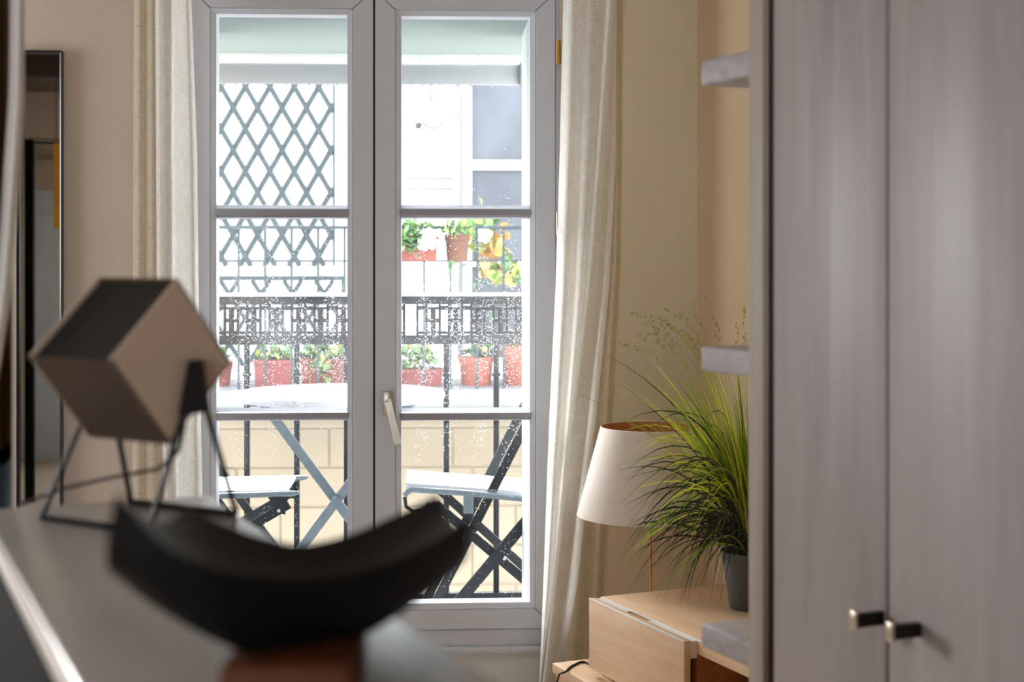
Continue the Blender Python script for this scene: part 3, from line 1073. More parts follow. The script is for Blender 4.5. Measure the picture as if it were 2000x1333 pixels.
def foliage(par, name, cx, cy, rx, ry, n, ks, count, sc=1.0):
    """leaves in an ellipsoid given in pixels, joined as one bushy part"""
    bb = bmesh.new()
    c = wl(cx, cy, n)
    ax = wl(cx + rx, cy, n).x - c.x
    az = c.z - wl(cx, cy + ry, n).z
    Fm, L = INFO[par.name]
    me = bpy.data.meshes.new(name)
    for k in ks:
        me.materials.append(M[k])
    for i in range(count):
        while True:
            v = Vector((random.uniform(-1, 1), random.uniform(-1, 1), random.uniform(-1, 1)))
            if v.length < 1:
                break
        pos = Vector((c.x + v.x * ax, n + v.y * min(ax, 0.07), c.z + v.z * az)) - L
        s = sc * random.uniform(0.6, 1.2)
        rot = Matrix.Rotation(random.uniform(0, 6.28), 4, 'Z') @ Matrix.Rotation(random.uniform(-1.2, 1.4), 4, 'X')
        mi = random.randrange(len(ks))
        rows = []
        for q in range(4):
            t = q / 3
            ww = 0.034 * math.sin(PI * (t * 0.9 + 0.06))
            rows.append([bb.verts.new(pos + rot @ Vector((sx * ww / 2 * s, 0.05 * t * s, 0.008 * abs(sx) * s))) for sx in (-1, 0, 1)])
        for a_, b_ in zip(rows, rows[1:]):
            for i2 in range(2):
                f = bb.faces.new((a_[i2], a_[i2 + 1], b_[i2 + 1], b_[i2]))
                f.material_index = mi
                f.smooth = True
    # twigs
    bb.to_mesh(me)
    bb.free()
    o = bpy.data.objects.new(name, me)
    C.objects.link(o)
    o.parent = par
    INFO[o.name] = (Fm, L)
    o['kind'] = 'stuff'
    return o


def trough(label, x0, x1, y0, y1, n, m, taper=0.9, dep=0.16, group=None, name='flower_box'):
    """flower box: tapered body with a rim, soil inside"""
    a, c = wl(x0, y1, n), wl(x1, y0, n)
    if n > NO:
        a.z = zs_t + 0.001
    cx, hw = (a.x + c.x) / 2, (c.x - a.x) / 2
    t = thing(name, label, 'planter', (cx, n + dep / 2, a.z), W4, group)
    rim = 0.022
    def loop(k, z, dd=0.0):
        return [(cx - hw * k - dd, n + dep / 2 - dep / 2 * k - dd, z), (cx + hw * k + dd, n + dep / 2 - dep / 2 * k - dd, z), (cx + hw * k + dd, n + dep / 2 + dep / 2 * k + dd, z), (cx - hw * k - dd, n + dep / 2 + dep / 2 * k + dd, z)]
    b = B().hexa(loop(taper, a.z), loop(1.0, c.z - rim))
    part(t, 'box_body', b, M[m])
    part(t, 'rim', B().hexa(loop(1.0, c.z - rim, 0.008), loop(1.0, c.z, 0.008)), M[m])
    part(t, 'soil', B().hexa(loop(0.94, c.z - 0.004), loop(0.94, c.z + 0.004)), M['soil'])
    return t


def flowerpot(label, cx, cy0, cy1, rt_, rb_, n, m, group=None):
    """round pot, pixel rows cy0 (rim) to cy1 (foot)"""
    a, c = wl(cx, cy1, n), wl(cx, cy0, n)
    if n > NO:
        a.z = zs_t + 0.001
    r1 = wl(cx + rt_, 0, n).x - a.x
    r0 = wl(cx + rb_, 0, n).x - a.x
    hgt = c.z - a.z
    t = thing('flower_pot', label, 'planter', (a.x, n, a.z), W4, group)
    b = B().lathe([(0, 0), (r0, 0), (r1 * 0.95, hgt * 0.8), (r1 * 0.9, hgt * 0.8), (r0 * 0.9, 0.02), (0, 0.02)], a, 28)
    part(t, 'pot_body', b, M[m])
    part(t, 'rim', B().lathe([(r1 * 0.9, hgt * 0.78), (r1, hgt * 0.78), (r1 * 1.03, hgt), (r1 * 0.9, hgt)], a, 28, True), M[m])
    part(t, 'soil', B().lathe([(0, hgt * 0.9), (r1 * 0.9, hgt * 0.88)], a, 20), M['soil'])
    return t


def flowers(par, pts, n, r=0.035):
    for (x, y) in pts:
        q = wl(x, y, n)
        bb = B()
        for k in range(5):
            an = k * 1.2566
            bb.blob(q + Vector((math.cos(an) * r * 0.7, 0, math.sin(an) * r * 0.7)), r * 0.6, 1, (1, 0.4, 1))
        part(par, 'flower', bb, M['flower'])


NB = NO - 0.23
t = trough('terracotta flower box with white blooms hung on the opposite railing', 742, 855, 462, 510, NB, 'terra', 0.95)
foliage(t, 'foliage', 800, 448, 62, 20, NB + 0.05, ('leaf', 'leafy', 'leaf'), 130)
foliage(t, 'foliage', 806, 470, 20, 28, NB - 0.03, ('leaf', 'leafd'), 90)
flowers(t, ((835, 459), (828, 476), (842, 474)), NB - 0.04)
t = flowerpot('brown tapered flower pot hung beside the box with white blooms', 893, 458, 512, 25, 20, NB + 0.09, 'brownpot')
foliage(t, 'foliage', 890, 448, 30, 14, NB + 0.08, ('leafy', 'leaf'), 60)
foliage(t, 'foliage', 888, 522, 26, 8, NB + 0.02, ('leafd', 'leaf'), 8)

NV = NO + 0.19
vn = thing('climbing_vine', 'yellowing vine with a white bloom climbing beside the opposite window', 'plant', wl(940, 762, NO + 0.12), W4)
part(vn, 'stem', B().tube([Vector((wl(971, 755, NV).x, NV, zs_t + 0.01)), wl(962, 640, NV), wl(950, 560, NV), wl(930, 500, NV), wl(935, 440, NV)], 0.008, 6), M['leafd'])
for (cx, cy, rx, ry, cnt, ks) in ((932, 452, 26, 30, 20, ('leafy', 'leaf', 'leafy')), (950, 486, 24, 24, 14, ('leafy', 'leafo', 'leaf')), (976, 470, 14, 14, 3, ('leafo',)),
                                  (962, 505, 30, 12, 7, ('leafo', 'leafy')), (960, 548, 26, 24, 18, ('leafy', 'leafo', 'leafy', 'leaf')), (1000, 545, 24, 26, 16, ('leafo', 'leaf', 'leafy'))):
    for i in range(cnt):
        add_leaf(vn, LM[random.choice(ks)], wl(cx + random.gauss(0, 0.5) * rx, cy + random.gauss(0, 0.5) * ry, NV + random.uniform(-0.08, 0.1)), random.uniform(0.9, 1.5))
flowers(vn, ((945, 458),), NV - 0.1, 0.045)

ND = 4.24
lowg = 'flower boxes standing on the opposite ledge'
t = trough('long pink flower box on the opposite ledge, first of the low boxes under the frieze', 496, 581, 704, 761, ND, 'terra2', 0.95, group=lowg)
foliage(t, 'foliage', 535, 694, 44, 18, ND + 0.08, ('leafy', 'leaf', 'leaf'), 120)
t = trough('long red-brown flower box with trailing greenery, beside the pink box on the opposite ledge', 587, 690, 702, 761, ND, 'terra', 0.95, group=lowg)
foliage(t, 'foliage', 632, 692, 46, 18, ND + 0.08, ('leaf', 'leafd', 'leafy'), 130)
foliage(t, 'foliage', 632, 718, 18, 22, ND - 0.03, ('leaf', 'leafo'), 50)
t = trough('purplish flower box under green shoots on the opposite ledge, right pane', 780, 864, 722, 761, ND, 'terra2', 0.95, group=lowg)
foliage(t, 'foliage', 815, 698, 42, 26, ND + 0.08, ('leaf', 'leaf', 'leafy'), 140)
t = flowerpot('big salmon flower pot on the opposite ledge', 930, 697, 762, 34, 29, ND + 0.1, 'terra3')
foliage(t, 'foliage', 935, 686, 26, 12, ND + 0.1, ('leafd', 'leaf', 'leafo'), 50)
t = flowerpot('tall orange pot at the far end of the opposite ledge', 1012, 676, 762, 33, 28, ND + 0.1, 'terra3')
foliage(t, 'foliage', 1010, 668, 24, 10, ND + 0.1, ('leafo', 'leafy'), 30)
t = flowerpot('small red flower pot at the near end of the opposite ledge, beside the lamp box', 432, 708, 762, 22, 17, ND + 0.1, 'terra')
foliage(t, 'foliage', 432, 700, 20, 8, ND + 0.1, ('leafd', 'leaf'), 25)

b = B().box(-12, 12, TH, 12, -6.2, -6)
struct('ground_street', b, M['ground'], (0, 3, -6), W4, 'street far below')


# ================================================================== CURTAINS
def cat(a, b, c, d, t):
    return 0.5 * ((2 * b) + (-a + c) * t + (2 * a - 5 * b + 4 * c - d) * t * t + (-a + 3 * b - 3 * c + d) * t ** 3)


def spline(pts, u):
    n = len(pts) - 1
    x = max(0.0, min(n - 1e-6, u * n))
    i = int(x)
    t = x - i
    g = lambda k: pts[max(0, min(n, k))]
    return cat(g(i - 1), g(i), g(i + 1), g(i + 2), t)


def sheet(rows, wr=70, hr=70, zmax=None, zmin=None, wl_=wl, rip=0.0):
    """rows: (pixel row, [(pixel column, n), ...]); a cloth through them"""
    ys = [r[0] for r in rows]
    nc = len(rows[0][1])
    grid = []
    for j in range(hr + 1):
        y = lerp(ys[0], ys[-1], j / hr)
        k = 0
        while k < len(ys) - 2 and y > ys[k + 1]:
            k += 1
        t = (y - ys[k]) / (ys[k + 1] - ys[k])
        g = lambda q, i, e: rows[max(0, min(len(rows) - 1, q))][1][i][e]
        cols = [(lerp(g(k, i, 0), g(k + 1, i, 0), t), lerp(g(k, i, 1), g(k + 1, i, 1), t)) for i in range(nc)]
        row = []
        for i in range(wr + 1):
            u = i / wr
            n = spline([c[1] for c in cols], u) + rip * math.sin(u * 40 + y * 0.004)
            row.append(wl_(spline([c[0] for c in cols], u), y, n))
        grid.append(row)
    return grid


def curtain_rows(keys, off):
    """keys: (row, [columns]); off: n for each column"""
    return [(y, [(x, o) for x, o in zip(cols, off)]) for y, cols in keys]


# right curtain: front fold
keys = [(-140, [1102, 1112, 1126, 1140, 1152, 1164, 1178, 1192, 1199, 1203, 1206]),
        (0, [1100, 1111, 1125, 1138, 1150, 1162, 1176, 1190, 1198, 1202, 1205]),
        (300, [1093, 1104, 1118, 1130, 1142, 1152, 1162, 1169, 1182, 1194, 1203]),
        (560, [1085, 1095, 1108, 1118, 1128, 1136, 1142, 1149, 1165, 1180, 1190]),
        (860, [1071, 1080, 1090, 1097, 1103, 1108, 1110, 1113, 1130, 1147, 1160]),
        (1140, [1061, 1066, 1072, 1076, 1079, 1081, 1082, 1084, 1098, 1114, 1128]),
        (1333, [1053, 1054, 1055, 1056, 1057, 1058, 1059, 1061, 1072, 1084, 1096]),
        (1470, [1048, 1049, 1050, 1051, 1052, 1053, 1054, 1056, 1062, 1072, 1084])]
off = [-0.10, -0.20, -0.22, -0.17, -0.135, -0.13, -0.16, -0.235, -0.22, -0.16, -0.12]
rc_ = thing('linen_curtain', 'cream linen curtain to the right of the balcony window, gathered toward the hem', 'curtain', W4.inverted() @ (W4 @ wl(1120, 900, -0.08)), W4)
part(rc_, 'front_fold', B().grid(sheet(curtain_rows(keys, off), 90, 90)), M['linen'], ang=80)
keys = [(-140, [1165, 1180, 1195, 1205, 1212, 1216]), (500, [1120, 1150, 1175, 1192, 1203, 1210]), (900, [1090, 1120, 1145, 1165, 1180, 1190]),
        (1160, [1080, 1108, 1130, 1150, 1166, 1178]), (1470, [1056, 1086, 1110, 1134, 1152, 1164])]
part(rc_, 'back_fold', B().grid(sheet(curtain_rows(keys, [-0.075, -0.065, -0.085, -0.06, -0.08, -0.055]), 50, 60)), M['linen_shaded'], ang=80)
# left curtain
keys = [(-140, [300, 309, 318, 330, 340, 350, 362, 370, 373]), (0, [303, 311, 320, 331, 338, 352, 364, 371, 374]),
        (300, [305, 312, 320, 332, 337, 355, 372, 381, 385]), (560, [306, 313, 321, 333, 338, 357, 375, 384, 388]),
        (1000, [322, 328, 333, 341, 347, 364, 381, 391, 396]), (1470, [330, 336, 340, 347, 353, 370, 386, 396, 401])]
off = [-0.08, -0.12, -0.09, -0.08, -0.12, -0.19, -0.215, -0.19, -0.09]
lc_ = thing('linen_curtain', 'cream linen curtain to the left of the balcony window, hanging straight', 'curtain', wl(320, 900, -0.08), W4)
part(lc_, 'front_fold', B().grid(sheet(curtain_rows(keys, off), 80, 60)), M['linen'], ang=80)
keys = [(-140, [262, 272, 284, 296, 308, 320]), (1000, [258, 270, 284, 300, 316, 330]), (1470, [256, 270, 284, 300, 316, 330])]
part(lc_, 'back_fold', B().grid(sheet(curtain_rows(keys, [-0.030, -0.046, -0.036, -0.048, -0.038, -0.045]), 50, 40)), M['linen_shaded'], ang=80)

# ================================================================== MIRROR AND BACK OF THE ROOM (seen in it)
p0, p1 = wl(33, 1090, IN - 0.03), wl(120, 99, IN - 0.03)
fr = 0.007
mi = thing('wall_mirror', 'tall narrow black-framed mirror on the beige wall left of the curtain', 'mirror', (p0.x, IN - 0.02, p0.z), W4)
b = B()
n0, n1 = IN - 0.03, IN - 0.001
for (o0, o1, i0, i1) in (((p0.x, p0.z), (p1.x, p0.z), (p0.x + fr, p0.z + fr), (p1.x - fr, p0.z + fr)),
                         ((p1.x, p0.z), (p1.x, p1.z), (p1.x - fr, p0.z + fr), (p1.x - fr, p1.z - fr)),
                         ((p1.x, p1.z), (p0.x, p1.z), (p1.x - fr, p1.z - fr), (p0.x + fr, p1.z - fr)),
                         ((p0.x, p1.z), (p0.x, p0.z), (p0.x + fr, p1.z - fr), (p0.x + fr, p0.z + fr))):
    f = [o0, o1, i1, i0]
    nn = [n0 - 0.006, n0 - 0.006, n0 + 0.004, n0 + 0.004]
    b.hexa([(q[0], k, q[1]) for q, k in zip(f, nn)], [(q[0], n1, q[1]) for q in f])
part(mi, 'mirror_frame', b, M['frame'], ang=15)
part(mi, 'mirror_glass', B().box(p0.x + fr * 0.7, p1.x - fr * 0.7, IN - 0.018, IN - 0.012, p0.z + fr * 0.7, p1.z - fr * 0.7), M['mirror'], smooth=False)

bd = thing('door_1', 'grey-blue panelled door in the rear wall', None, (-2.9, -1.56, 0), I4, None, 'structure')
part(bd, 'door_leaf', B().box(-3.02, -2.28, -1.6, -1.55, 0, 2.08, 0.003), M['bluedoor'])
for (za_, zb_2) in ((0.2, 0.85), (1.0, 1.9)):
    part(bd, 'door_panel', B().box(-2.96, -2.7, -1.552, -1.535, za_, zb_2, 0.012), M['bluedoor'])
    part(bd, 'door_panel', B().box(-2.6, -2.34, -1.552, -1.535, za_, zb_2, 0.012), M['bluedoor'])
b = B()
b.box(-3.08, -3.02, -1.6, -1.52, 0, 2.3, 0.004)
b.box(-2.28, -2.2, -1.6, -1.52, 0, 2.3, 0.004)
b.box(-3.08, -2.2, -1.6, -1.5, 2.08, 2.3, 0.004)
part(bd, 'door_frame', b, M['taupe'])
b = B().box(-3.4, 1.2, -1.6, -1.3, 2.46, 2.8, 0.012)
struct('trim_2', b, M['taupe'], (-1, -1.45, 2.5), I4, 'taupe boxed beam along the rear wall')
b = B().box(-2.52, -2.42, 1.1, 1.2, 0, 2.32, 0.004)
ps = B().box(-2.625, -2.57, 0.36, 0.42, 0, 2.31, 0.004)
struct('trim_3', ps, M['consolebody'], (-2.53, 0.39, 0), I4, 'near black wooden post')
b.bm.free()
am = thing('amber_wall_hanging', 'amber cloth hanging beside the grey-blue door, seen in the mirror', 'hanging', (-2.2, -0.9, 1.3), I4)
part(am, 'cloth', B().box(-2.525, -2.38, -0.02, 0.0, 1.75, 2.32, 0.004), M['amber'])
part(am, 'hanging_rod', B().tube([(-2.66, -0.01, 2.32), (-2.36, -0.01, 2.32)], 0.008, 8), M['rod'])
part(am, 'hanging_cord', B().tube([(-2.51, -0.01, 2.32), (-2.51, -0.01, CEIL)], 0.003, 6), M['rod'])

# ================================================================== SIDEBOARD, BENCH, FLOOR LAMP, PLANT
LX = 2.0625
zST = H - 1.025
yF = 4.062
yD = rl(1336, LX)
yN = yF - 1.45
sb = thing('sideboard', 'light oak low sideboard with a flap front and an open bay under the potted grass', 'sideboard', (LX + 0.25, 3.4, 0), R4)
part(sb, 'top', B().box(LX + 0.040, LX + 0.50, yN, yF, zST - 0.040, zST, 0.0025), M['oak'])
part(sb, 'door', B().box(LX, LX + 0.021, yD, yF, 0.315, zST - 0.001, 0.002), M['oak'])
b = B()
ya, yb_ = rl(1266, LX + 0.03), rl(1226, LX + 0.03)
b.box(LX + 0.021, LX + 0.040, yb_, yF - 0.001, zST - 0.05, zST - 0.004)
b.box(LX + 0.021, LX + 0.040, yD, ya, zST - 0.05, zST - 0.004)
part(sb, 'filler_strip', b, M['edge'])
part(sb, 'edge_strip', B().box(LX + 0.0385, LX + 0.0435, yN, yF, zST - 0.004, zST, 0.0012), M['rail'], 'white strip for the sheen on the edge')  # painted in for the window sheen on the top edge
part(sb, 'edge_strip', B().box(LX - 0.0006, LX + 0.004, yD, yF, zST - 0.005, zST - 0.0004, 0.0015), M['rail'], 'white strip for the sheen on the edge')  # likewise, sheen along the top of the door
part(sb, 'finger_slot', B().box(LX + 0.022, LX + 0.039, ya, yb_, zST - 0.055, zST - 0.03), M['consolebody'])  # black fill painted in for the shade inside the slot
part(sb, 'end_panel', B().box(LX + 0.040, LX + 0.50, yF - 0.022, yF, 0.30, zST - 0.040), M['oak'])
part(sb, 'end_panel', B().box(LX + 0.040, LX + 0.50, yN, yN + 0.022, 0.30, zST - 0.040), M['oak'])
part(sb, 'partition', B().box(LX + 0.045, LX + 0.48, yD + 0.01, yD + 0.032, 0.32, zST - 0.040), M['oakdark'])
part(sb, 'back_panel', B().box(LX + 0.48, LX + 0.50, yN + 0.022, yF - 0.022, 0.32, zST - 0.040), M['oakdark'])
part(sb, 'bottom_panel', B().box(LX + 0.035, LX + 0.50, yN, yF, 0.30, 0.322), M['oak'])
for yy in (yN + 0.05, yF - 0.05):
    part(sb, 'leg', B().box(LX + 0.42, LX + 0.47, yy - 0.025, yy + 0.025, 0, 0.30, 0.003), M['oak'])
    part(sb, 'leg', B().box(LX + 0.30, LX + 0.34, yy - 0.02, yy + 0.02, 0, 0.30, 0.003), M['oak'])

zBe = H - 1.26
be = thing('low_bench', 'low oak bench under and beyond the far end of the sideboard', 'bench', (2.12, 3.6, 0), R4)
part(be, 'bench_top', B().box(2.022, 2.22, 2.7, 4.235, zBe - 0.03, zBe, 0.003), M['oak'])
part(be, 'apron', B().box(2.03, 2.05, 2.72, 4.22, 0.08, zBe - 0.03), M['oak'])
for yy in (2.75, 4.19):
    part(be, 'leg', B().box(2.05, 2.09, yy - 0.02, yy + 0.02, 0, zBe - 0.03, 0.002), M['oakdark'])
    part(be, 'leg', B().box(2.17, 2.21, yy - 0.02, yy + 0.02, 0, zBe - 0.03, 0.002), M['oakdark'])

# cord looping over the bench end
pts = []
for k in range(25):
    t = k / 24
    px = lerp(1153, 1105, t)
    py = 1299 - 5 * math.sin(PI * min(1, t * 1.6)) + 14 * max(0, t - 0.55) ** 2 / 0.2
    Y = 1.257 * F / (py - HZ)
    q = at(px, py, Y)
    q.z = zBe + 0.0035
    pts.append(q)
e_ = pts[-1]
pts += [e_ + Vector((-0.02, -0.005, -0.006)), e_ + Vector((-0.032, -0.008, -0.05)), e_ + Vector((-0.036, -0.01, -0.15)), e_ + Vector((-0.035, -0.01, -0.27)), e_ + Vector((-0.06, -0.02, -zBe + 0.002))]
solo('lamp_cord', B().tube(pts, 0.0032, 8), M['rod'], pts[12], I4, 'thin dark cord looping over the end of the low bench', 'cord')

# floor lamp behind the sideboard
LY = 4.85
lc3 = at(1270, 500, LY)
lp = thing('floor_lamp', 'floor lamp with a cream cone shade on a thin brass stem behind the sideboard', 'lamp', (lc3.x, LY, 0), I4)
zb0, zt0 = at(0, 1006, LY).z, at(0, 834, LY).z
r0, r1 = 0.236, 0.160
tl = (0.006, 0.0)
c0 = Vector((lc3.x, LY, 0))
b = B().lathe([(r0, zb0), (r1, zt0)], c0, 72)
b.lathe([(r1, zt0), (r1 - 0.002, zt0 + 0.0015), (r1 - 0.004, zt0)], c0, 72)
sh = part(lp, 'lamp_shade', b, M['shade'])
b = B().lathe([(r1 - 0.004, zt0), (r0 - 0.004, zb0)], c0, 72)
part(sh, 'shade_lining', b, M['shade_in'], 'copper-coloured shade lining')
b = B()
for k in range(3):
    an = k * 2 * PI / 3 + 0.4
    b.tube([c0 + Vector((0, 0, zt0 - 0.05)), c0 + Vector((math.cos(an) * (r1 + 0.012), math.sin(an) * (r1 + 0.012), zt0 - 0.05))], 0.002, 6)
part(sh, 'spider_fitting', b, M['brass'])
part(lp, 'stem', B().tube([c0 + Vector((0, 0, 0.02)), c0 + Vector((0, 0, zt0 - 0.05))], 0.0055, 12), M['brass'])
part(lp, 'socket', B().tube([c0 + Vector((0, 0, zb0 + 0.02)), c0 + Vector((0, 0, zb0 + 0.10))], 0.019, 16), M['brass'])
part(lp, 'bulb', B().blob(c0 + Vector((0, 0, zb0 + 0.14)), 0.035, 3, (1, 1, 1.2)), M['white'])
part(lp, 'base', B().lathe([(0, 0), (0.095, 0), (0.095, 0.014), (0.088, 0.02), (0, 0.022)], c0, 40), M['brass'])

# potted grass
PY = 4.42
pc = at(1464, 1188, PY)
pc.z = zST
gp = thing('potted_grass', 'tall artificial grass with drooping dark blades in a grey pot on the sideboard', 'plant', pc, I4)
ph = 0.168
b = B().lathe([(0, 0), (0.056, 0), (0.059, 0.004), (0.079, ph - 0.022), (0.084, ph - 0.022), (0.086, ph), (0.080, ph), (0.076, ph - 0.02), (0.055, 0.01), (0, 0.01)], pc, 48)
part(gp, 'flower_pot', b, M['pot'])
part(gp, 'soil', B().lathe([(0, ph - 0.012), (0.077, ph - 0.018)], pc, 32), M['soil'])
G0 = pc + Vector((0, 0, ph - 0.015))
Dp = G0 - pc


def bez(a, b, c, t):
    return a * (1 - t) ** 2 + b * (2 * t * (1 - t)) + c * t * t


def blade(bb, base, ctrl, tip, wd, n=10):
    """narrow ribbon folded along its middle"""
    tw = random.uniform(-0.6, 0.6)
    prev = None
    for i in range(n + 1):
        t = i / n
        p = bez(base, ctrl, tip, t)
        d = (bez(base, ctrl, tip, min(1, t + 0.03)) - bez(base, ctrl, tip, max(0, t - 0.03))).normalized()
        s = d.cross(Vector((math.sin(tw + t), -math.cos(tw + t), 0.3)))
        s.normalize()
        f = s.cross(d)
        wv = wd * (0.55 + 0.6 * t * 2 if t < 0.35 else 1.0 - (t - 0.35) ** 1.5 * 1.75)
        wv = max(wv, wd * 0.06)
        row = [bb.bm.verts.new(p - s * wv / 2 + f * wv * 0.22), bb.bm.verts.new(p), bb.bm.verts.new(p + s * wv / 2 + f * wv * 0.22)]
        if prev:
            for k in range(2):
                bb.bm.faces.new((prev[k], prev[k + 1], row[k + 1], row[k]))
        prev = row


def rnd_blade(kind):
    a = random.uniform(0, 6.283)
    rr = 0.036 * math.sqrt(random.random())
    base = G0 + Vector((math.cos(a) * rr, math.sin(a) * rr, 0))
    if kind == 'up':
        hgt = random.triangular(0.28, 0.68, 0.50)
        dx = random.gauss(-0.165, 0.09) * hgt / 0.5
        if random.random() < 0.25:
            dx = random.uniform(-0.06, 0.16)
        dy = random.gauss(-0.03, 0.07)
        tip = G0 + Vector((dx, dy, hgt))
        bend = random.uniform(0.0, 0.10)
        ctrl = G0 + Vector((dx * 0.28, dy * 0.4, hgt * random.uniform(0.52, 0.68)))
        if random.random() < 0.35:
            tip += Vector((-random.uniform(0.02, 0.11), 0, -random.uniform(0.0, 0.08)))
        wd = random.uniform(0.0034, 0.0062)
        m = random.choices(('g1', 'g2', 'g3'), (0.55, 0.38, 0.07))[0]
    elif kind == 'mid':
        dx = -random.uniform(0.16, 0.40) if random.random() < 0.72 else random.uniform(0.08, 0.3)
        dy = random.gauss(-0.06, 0.09)
        up = random.uniform(0.10, 0.36)
        tip = G0 + Vector((dx, dy, random.uniform(-0.02, up + 0.06)))
        ctrl = G0 + Vector((dx * random.uniform(0.16, 0.40), dy * 0.4, up + random.uniform(0.08, 0.24)))
        wd = random.uniform(0.0034, 0.0062)
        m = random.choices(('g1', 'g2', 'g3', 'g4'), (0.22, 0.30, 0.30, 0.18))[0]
    else:
        dx = -random.uniform(0.08, 0.40) if random.random() < 0.75 else random.uniform(0.08, 0.28)
        dy = random.gauss(-0.09, 0.07)
        tip = G0 + Vector((dx, dy, random.uniform(-0.145, 0.10)))
        ctrl = G0 + Vector((dx * random.uniform(0.35, 0.75), dy * 0.5, random.uniform(0.12, 0.34)))
        wd = random.uniform(0.0034, 0.0062)
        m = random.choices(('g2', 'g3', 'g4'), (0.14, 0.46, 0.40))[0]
    tip.y = max(pc.y - 0.3, min(tip.y, pc.y + 0.13))
    for q in (tip, ctrl):
        ov = cR * q.x + sR * q.y - (RWX - 0.05)
        if ov > 0:
            q.x -= ov / cR
    tip.z = max(tip.z, zST + 0.022)
    return base, ctrl, tip, wd, m


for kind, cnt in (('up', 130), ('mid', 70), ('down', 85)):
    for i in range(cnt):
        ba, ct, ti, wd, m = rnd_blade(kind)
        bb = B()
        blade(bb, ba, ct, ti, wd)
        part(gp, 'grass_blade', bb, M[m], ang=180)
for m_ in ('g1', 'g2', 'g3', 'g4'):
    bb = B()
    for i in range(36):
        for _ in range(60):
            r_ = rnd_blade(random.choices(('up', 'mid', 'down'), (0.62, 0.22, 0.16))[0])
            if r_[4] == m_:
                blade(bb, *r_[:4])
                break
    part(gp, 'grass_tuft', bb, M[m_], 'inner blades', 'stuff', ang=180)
# seed heads
for (tx, ty, dy) in ((1232, 612, -.05), (1250, 632, .02), (1262, 650, -.02), (1210, 672, 0), (1240, 655, .04), (1275, 618, -.04), (1298, 605, .05), (1308, 640, 0), (1350, 590, .03), (1374, 580, -.03),
                     (1452, 600, .02), (1440, 632, -.02), (1288, 628, .06), (1330, 612, -.06), (1400, 630, .04), (1132, 772, -.08)):
    tip = at(tx, ty, PY + dy)
    base = G0 + Vector((random.uniform(-.04, .03), random.uniform(-.03, .03), 0))
    ctrl = Vector((lerp(base.x, tip.x, 0.30), lerp(base.y, tip.y, 0.5), lerp(base.z, tip.z, 0.93 if tx < 1330 else 0.65)))
    if tx == 1132:
        ctrl = at(1330, 850, PY - 0.05)
    bb = B()
    bb.tube([bez(base, ctrl, tip, k / 14) for k in range(15)], [0.0013 - 0.0008 * k / 14 for k in range(15)], 5)
    st = part(gp, 'seed_stem', bb, M['g1'])
    if tx == 1132:
        continue
    bb = B()
    for k in range(17):
        t = random.uniform(0.72, 1.0)
        q = bez(base, ctrl, tip, t)
        o_ = Vector((random.uniform(-1, 1), random.uniform(-1, 1), random.uniform(-.6, 1))) * 0.011 * (1.15 - (t - 0.72) * 2.6)
        bb.blob(q + o_, random.uniform(0.0013, 0.0022), 1, (1.0, 1.0, 2.4))
        bb.tube([q, q + o_], 0.0005, 3)
    part(st, 'seed_head', bb, M['seed'])

# ================================================================== WARDROBE
WX = 1.4697
y0w = rl(1511, WX)
ySeam = rl(1733, WX)
yG, yP = rl(1494, WX), rl(1465, WX)
dwid = y0w - ySeam
wd_ = thing('wardrobe', 'grey-brown wooden wardrobe with end shelves beside the potted grass', 'wardrobe', (WX + 0.3, 1.7, 0), R4)
ZW = 2.62
part(wd_, 'door', B().box(WX, WX + 0.022, ySeam + 0.004, y0w, 0.06, ZW - 0.03, 0.002), M['doorwood'])
d1 = bpy.data.objects[[o.name for o in wd_.children][-1]]
d2 = part(wd_, 'door', B().box(WX, WX + 0.022, ySeam - dwid, ySeam - 0.004, 0.06, ZW - 0.03, 0.002), M['doorwood'])
part(wd_, 'door', B().box(WX, WX + 0.022, ySeam - 2 * dwid, ySeam - dwid - 0.004, 0.06, ZW - 0.03, 0.002), M['doorwood'])
part(wd_, 'side_panel', B().box(WX - 0.004, WX + 0.58, yG, yP, 0, ZW, 0.003), M['panelwood'], 'beige side panel')
part(wd_, 'carcass', B().box(WX + 0.008, WX + 0.57, ySeam - 2 * dwid, yG - 0.0, 0, ZW - 0.01), M['brown'], 'dark brown carcass')
yE = rl(1366, WX)
for (ya, yb_) in ((119, 168), (676, 725), (1218, 1264)):
    zt, zb3 = rz(yE, WX, ya), rz(yE, WX, yb_)
    part(wd_, 'end_shelf', B().box(WX + 0.002, WX + 0.40, yP - 0.004, yE, zb3, zt, 0.006, 3), M['shelfwood'], 'pale grey shelf')
zt = 2.26
part(wd_, 'end_shelf', B().box(WX + 0.002, WX + 0.40, yP - 0.004, yE, zt, zt + 0.047, 0.006, 3), M['shelfwood'], 'pale grey shelf')
for (dr, ly, zz) in ((d1, ySeam + 0.014, H - 0.5555), (d2, ySeam - 0.074, H - 0.5535)):
    kb = part(dr, 'knob', B().box(WX - 0.050, WX + 0.001, ly - 0.007, ly + 0.007, zz - 0.0105, zz + 0.0105, 0.0015), M['knob_shade'], 'bar knob with its shaded side painted dark')
    me = B().box(WX - 0.055, WX - 0.050, ly - 0.009, ly + 0.009, zz - 0.0145, zz + 0.0145, 0.0015).mesh('knob_lit_end', M['steel'], INFO[wd_.name][1])  # separate bright face put in for the lit end of the knob
    o = bpy.data.objects.new('knob_lit_end', me)
    C.objects.link(o)
    o.parent = dr
    tag(o, 'steel end face put in for the lit side of the knob')

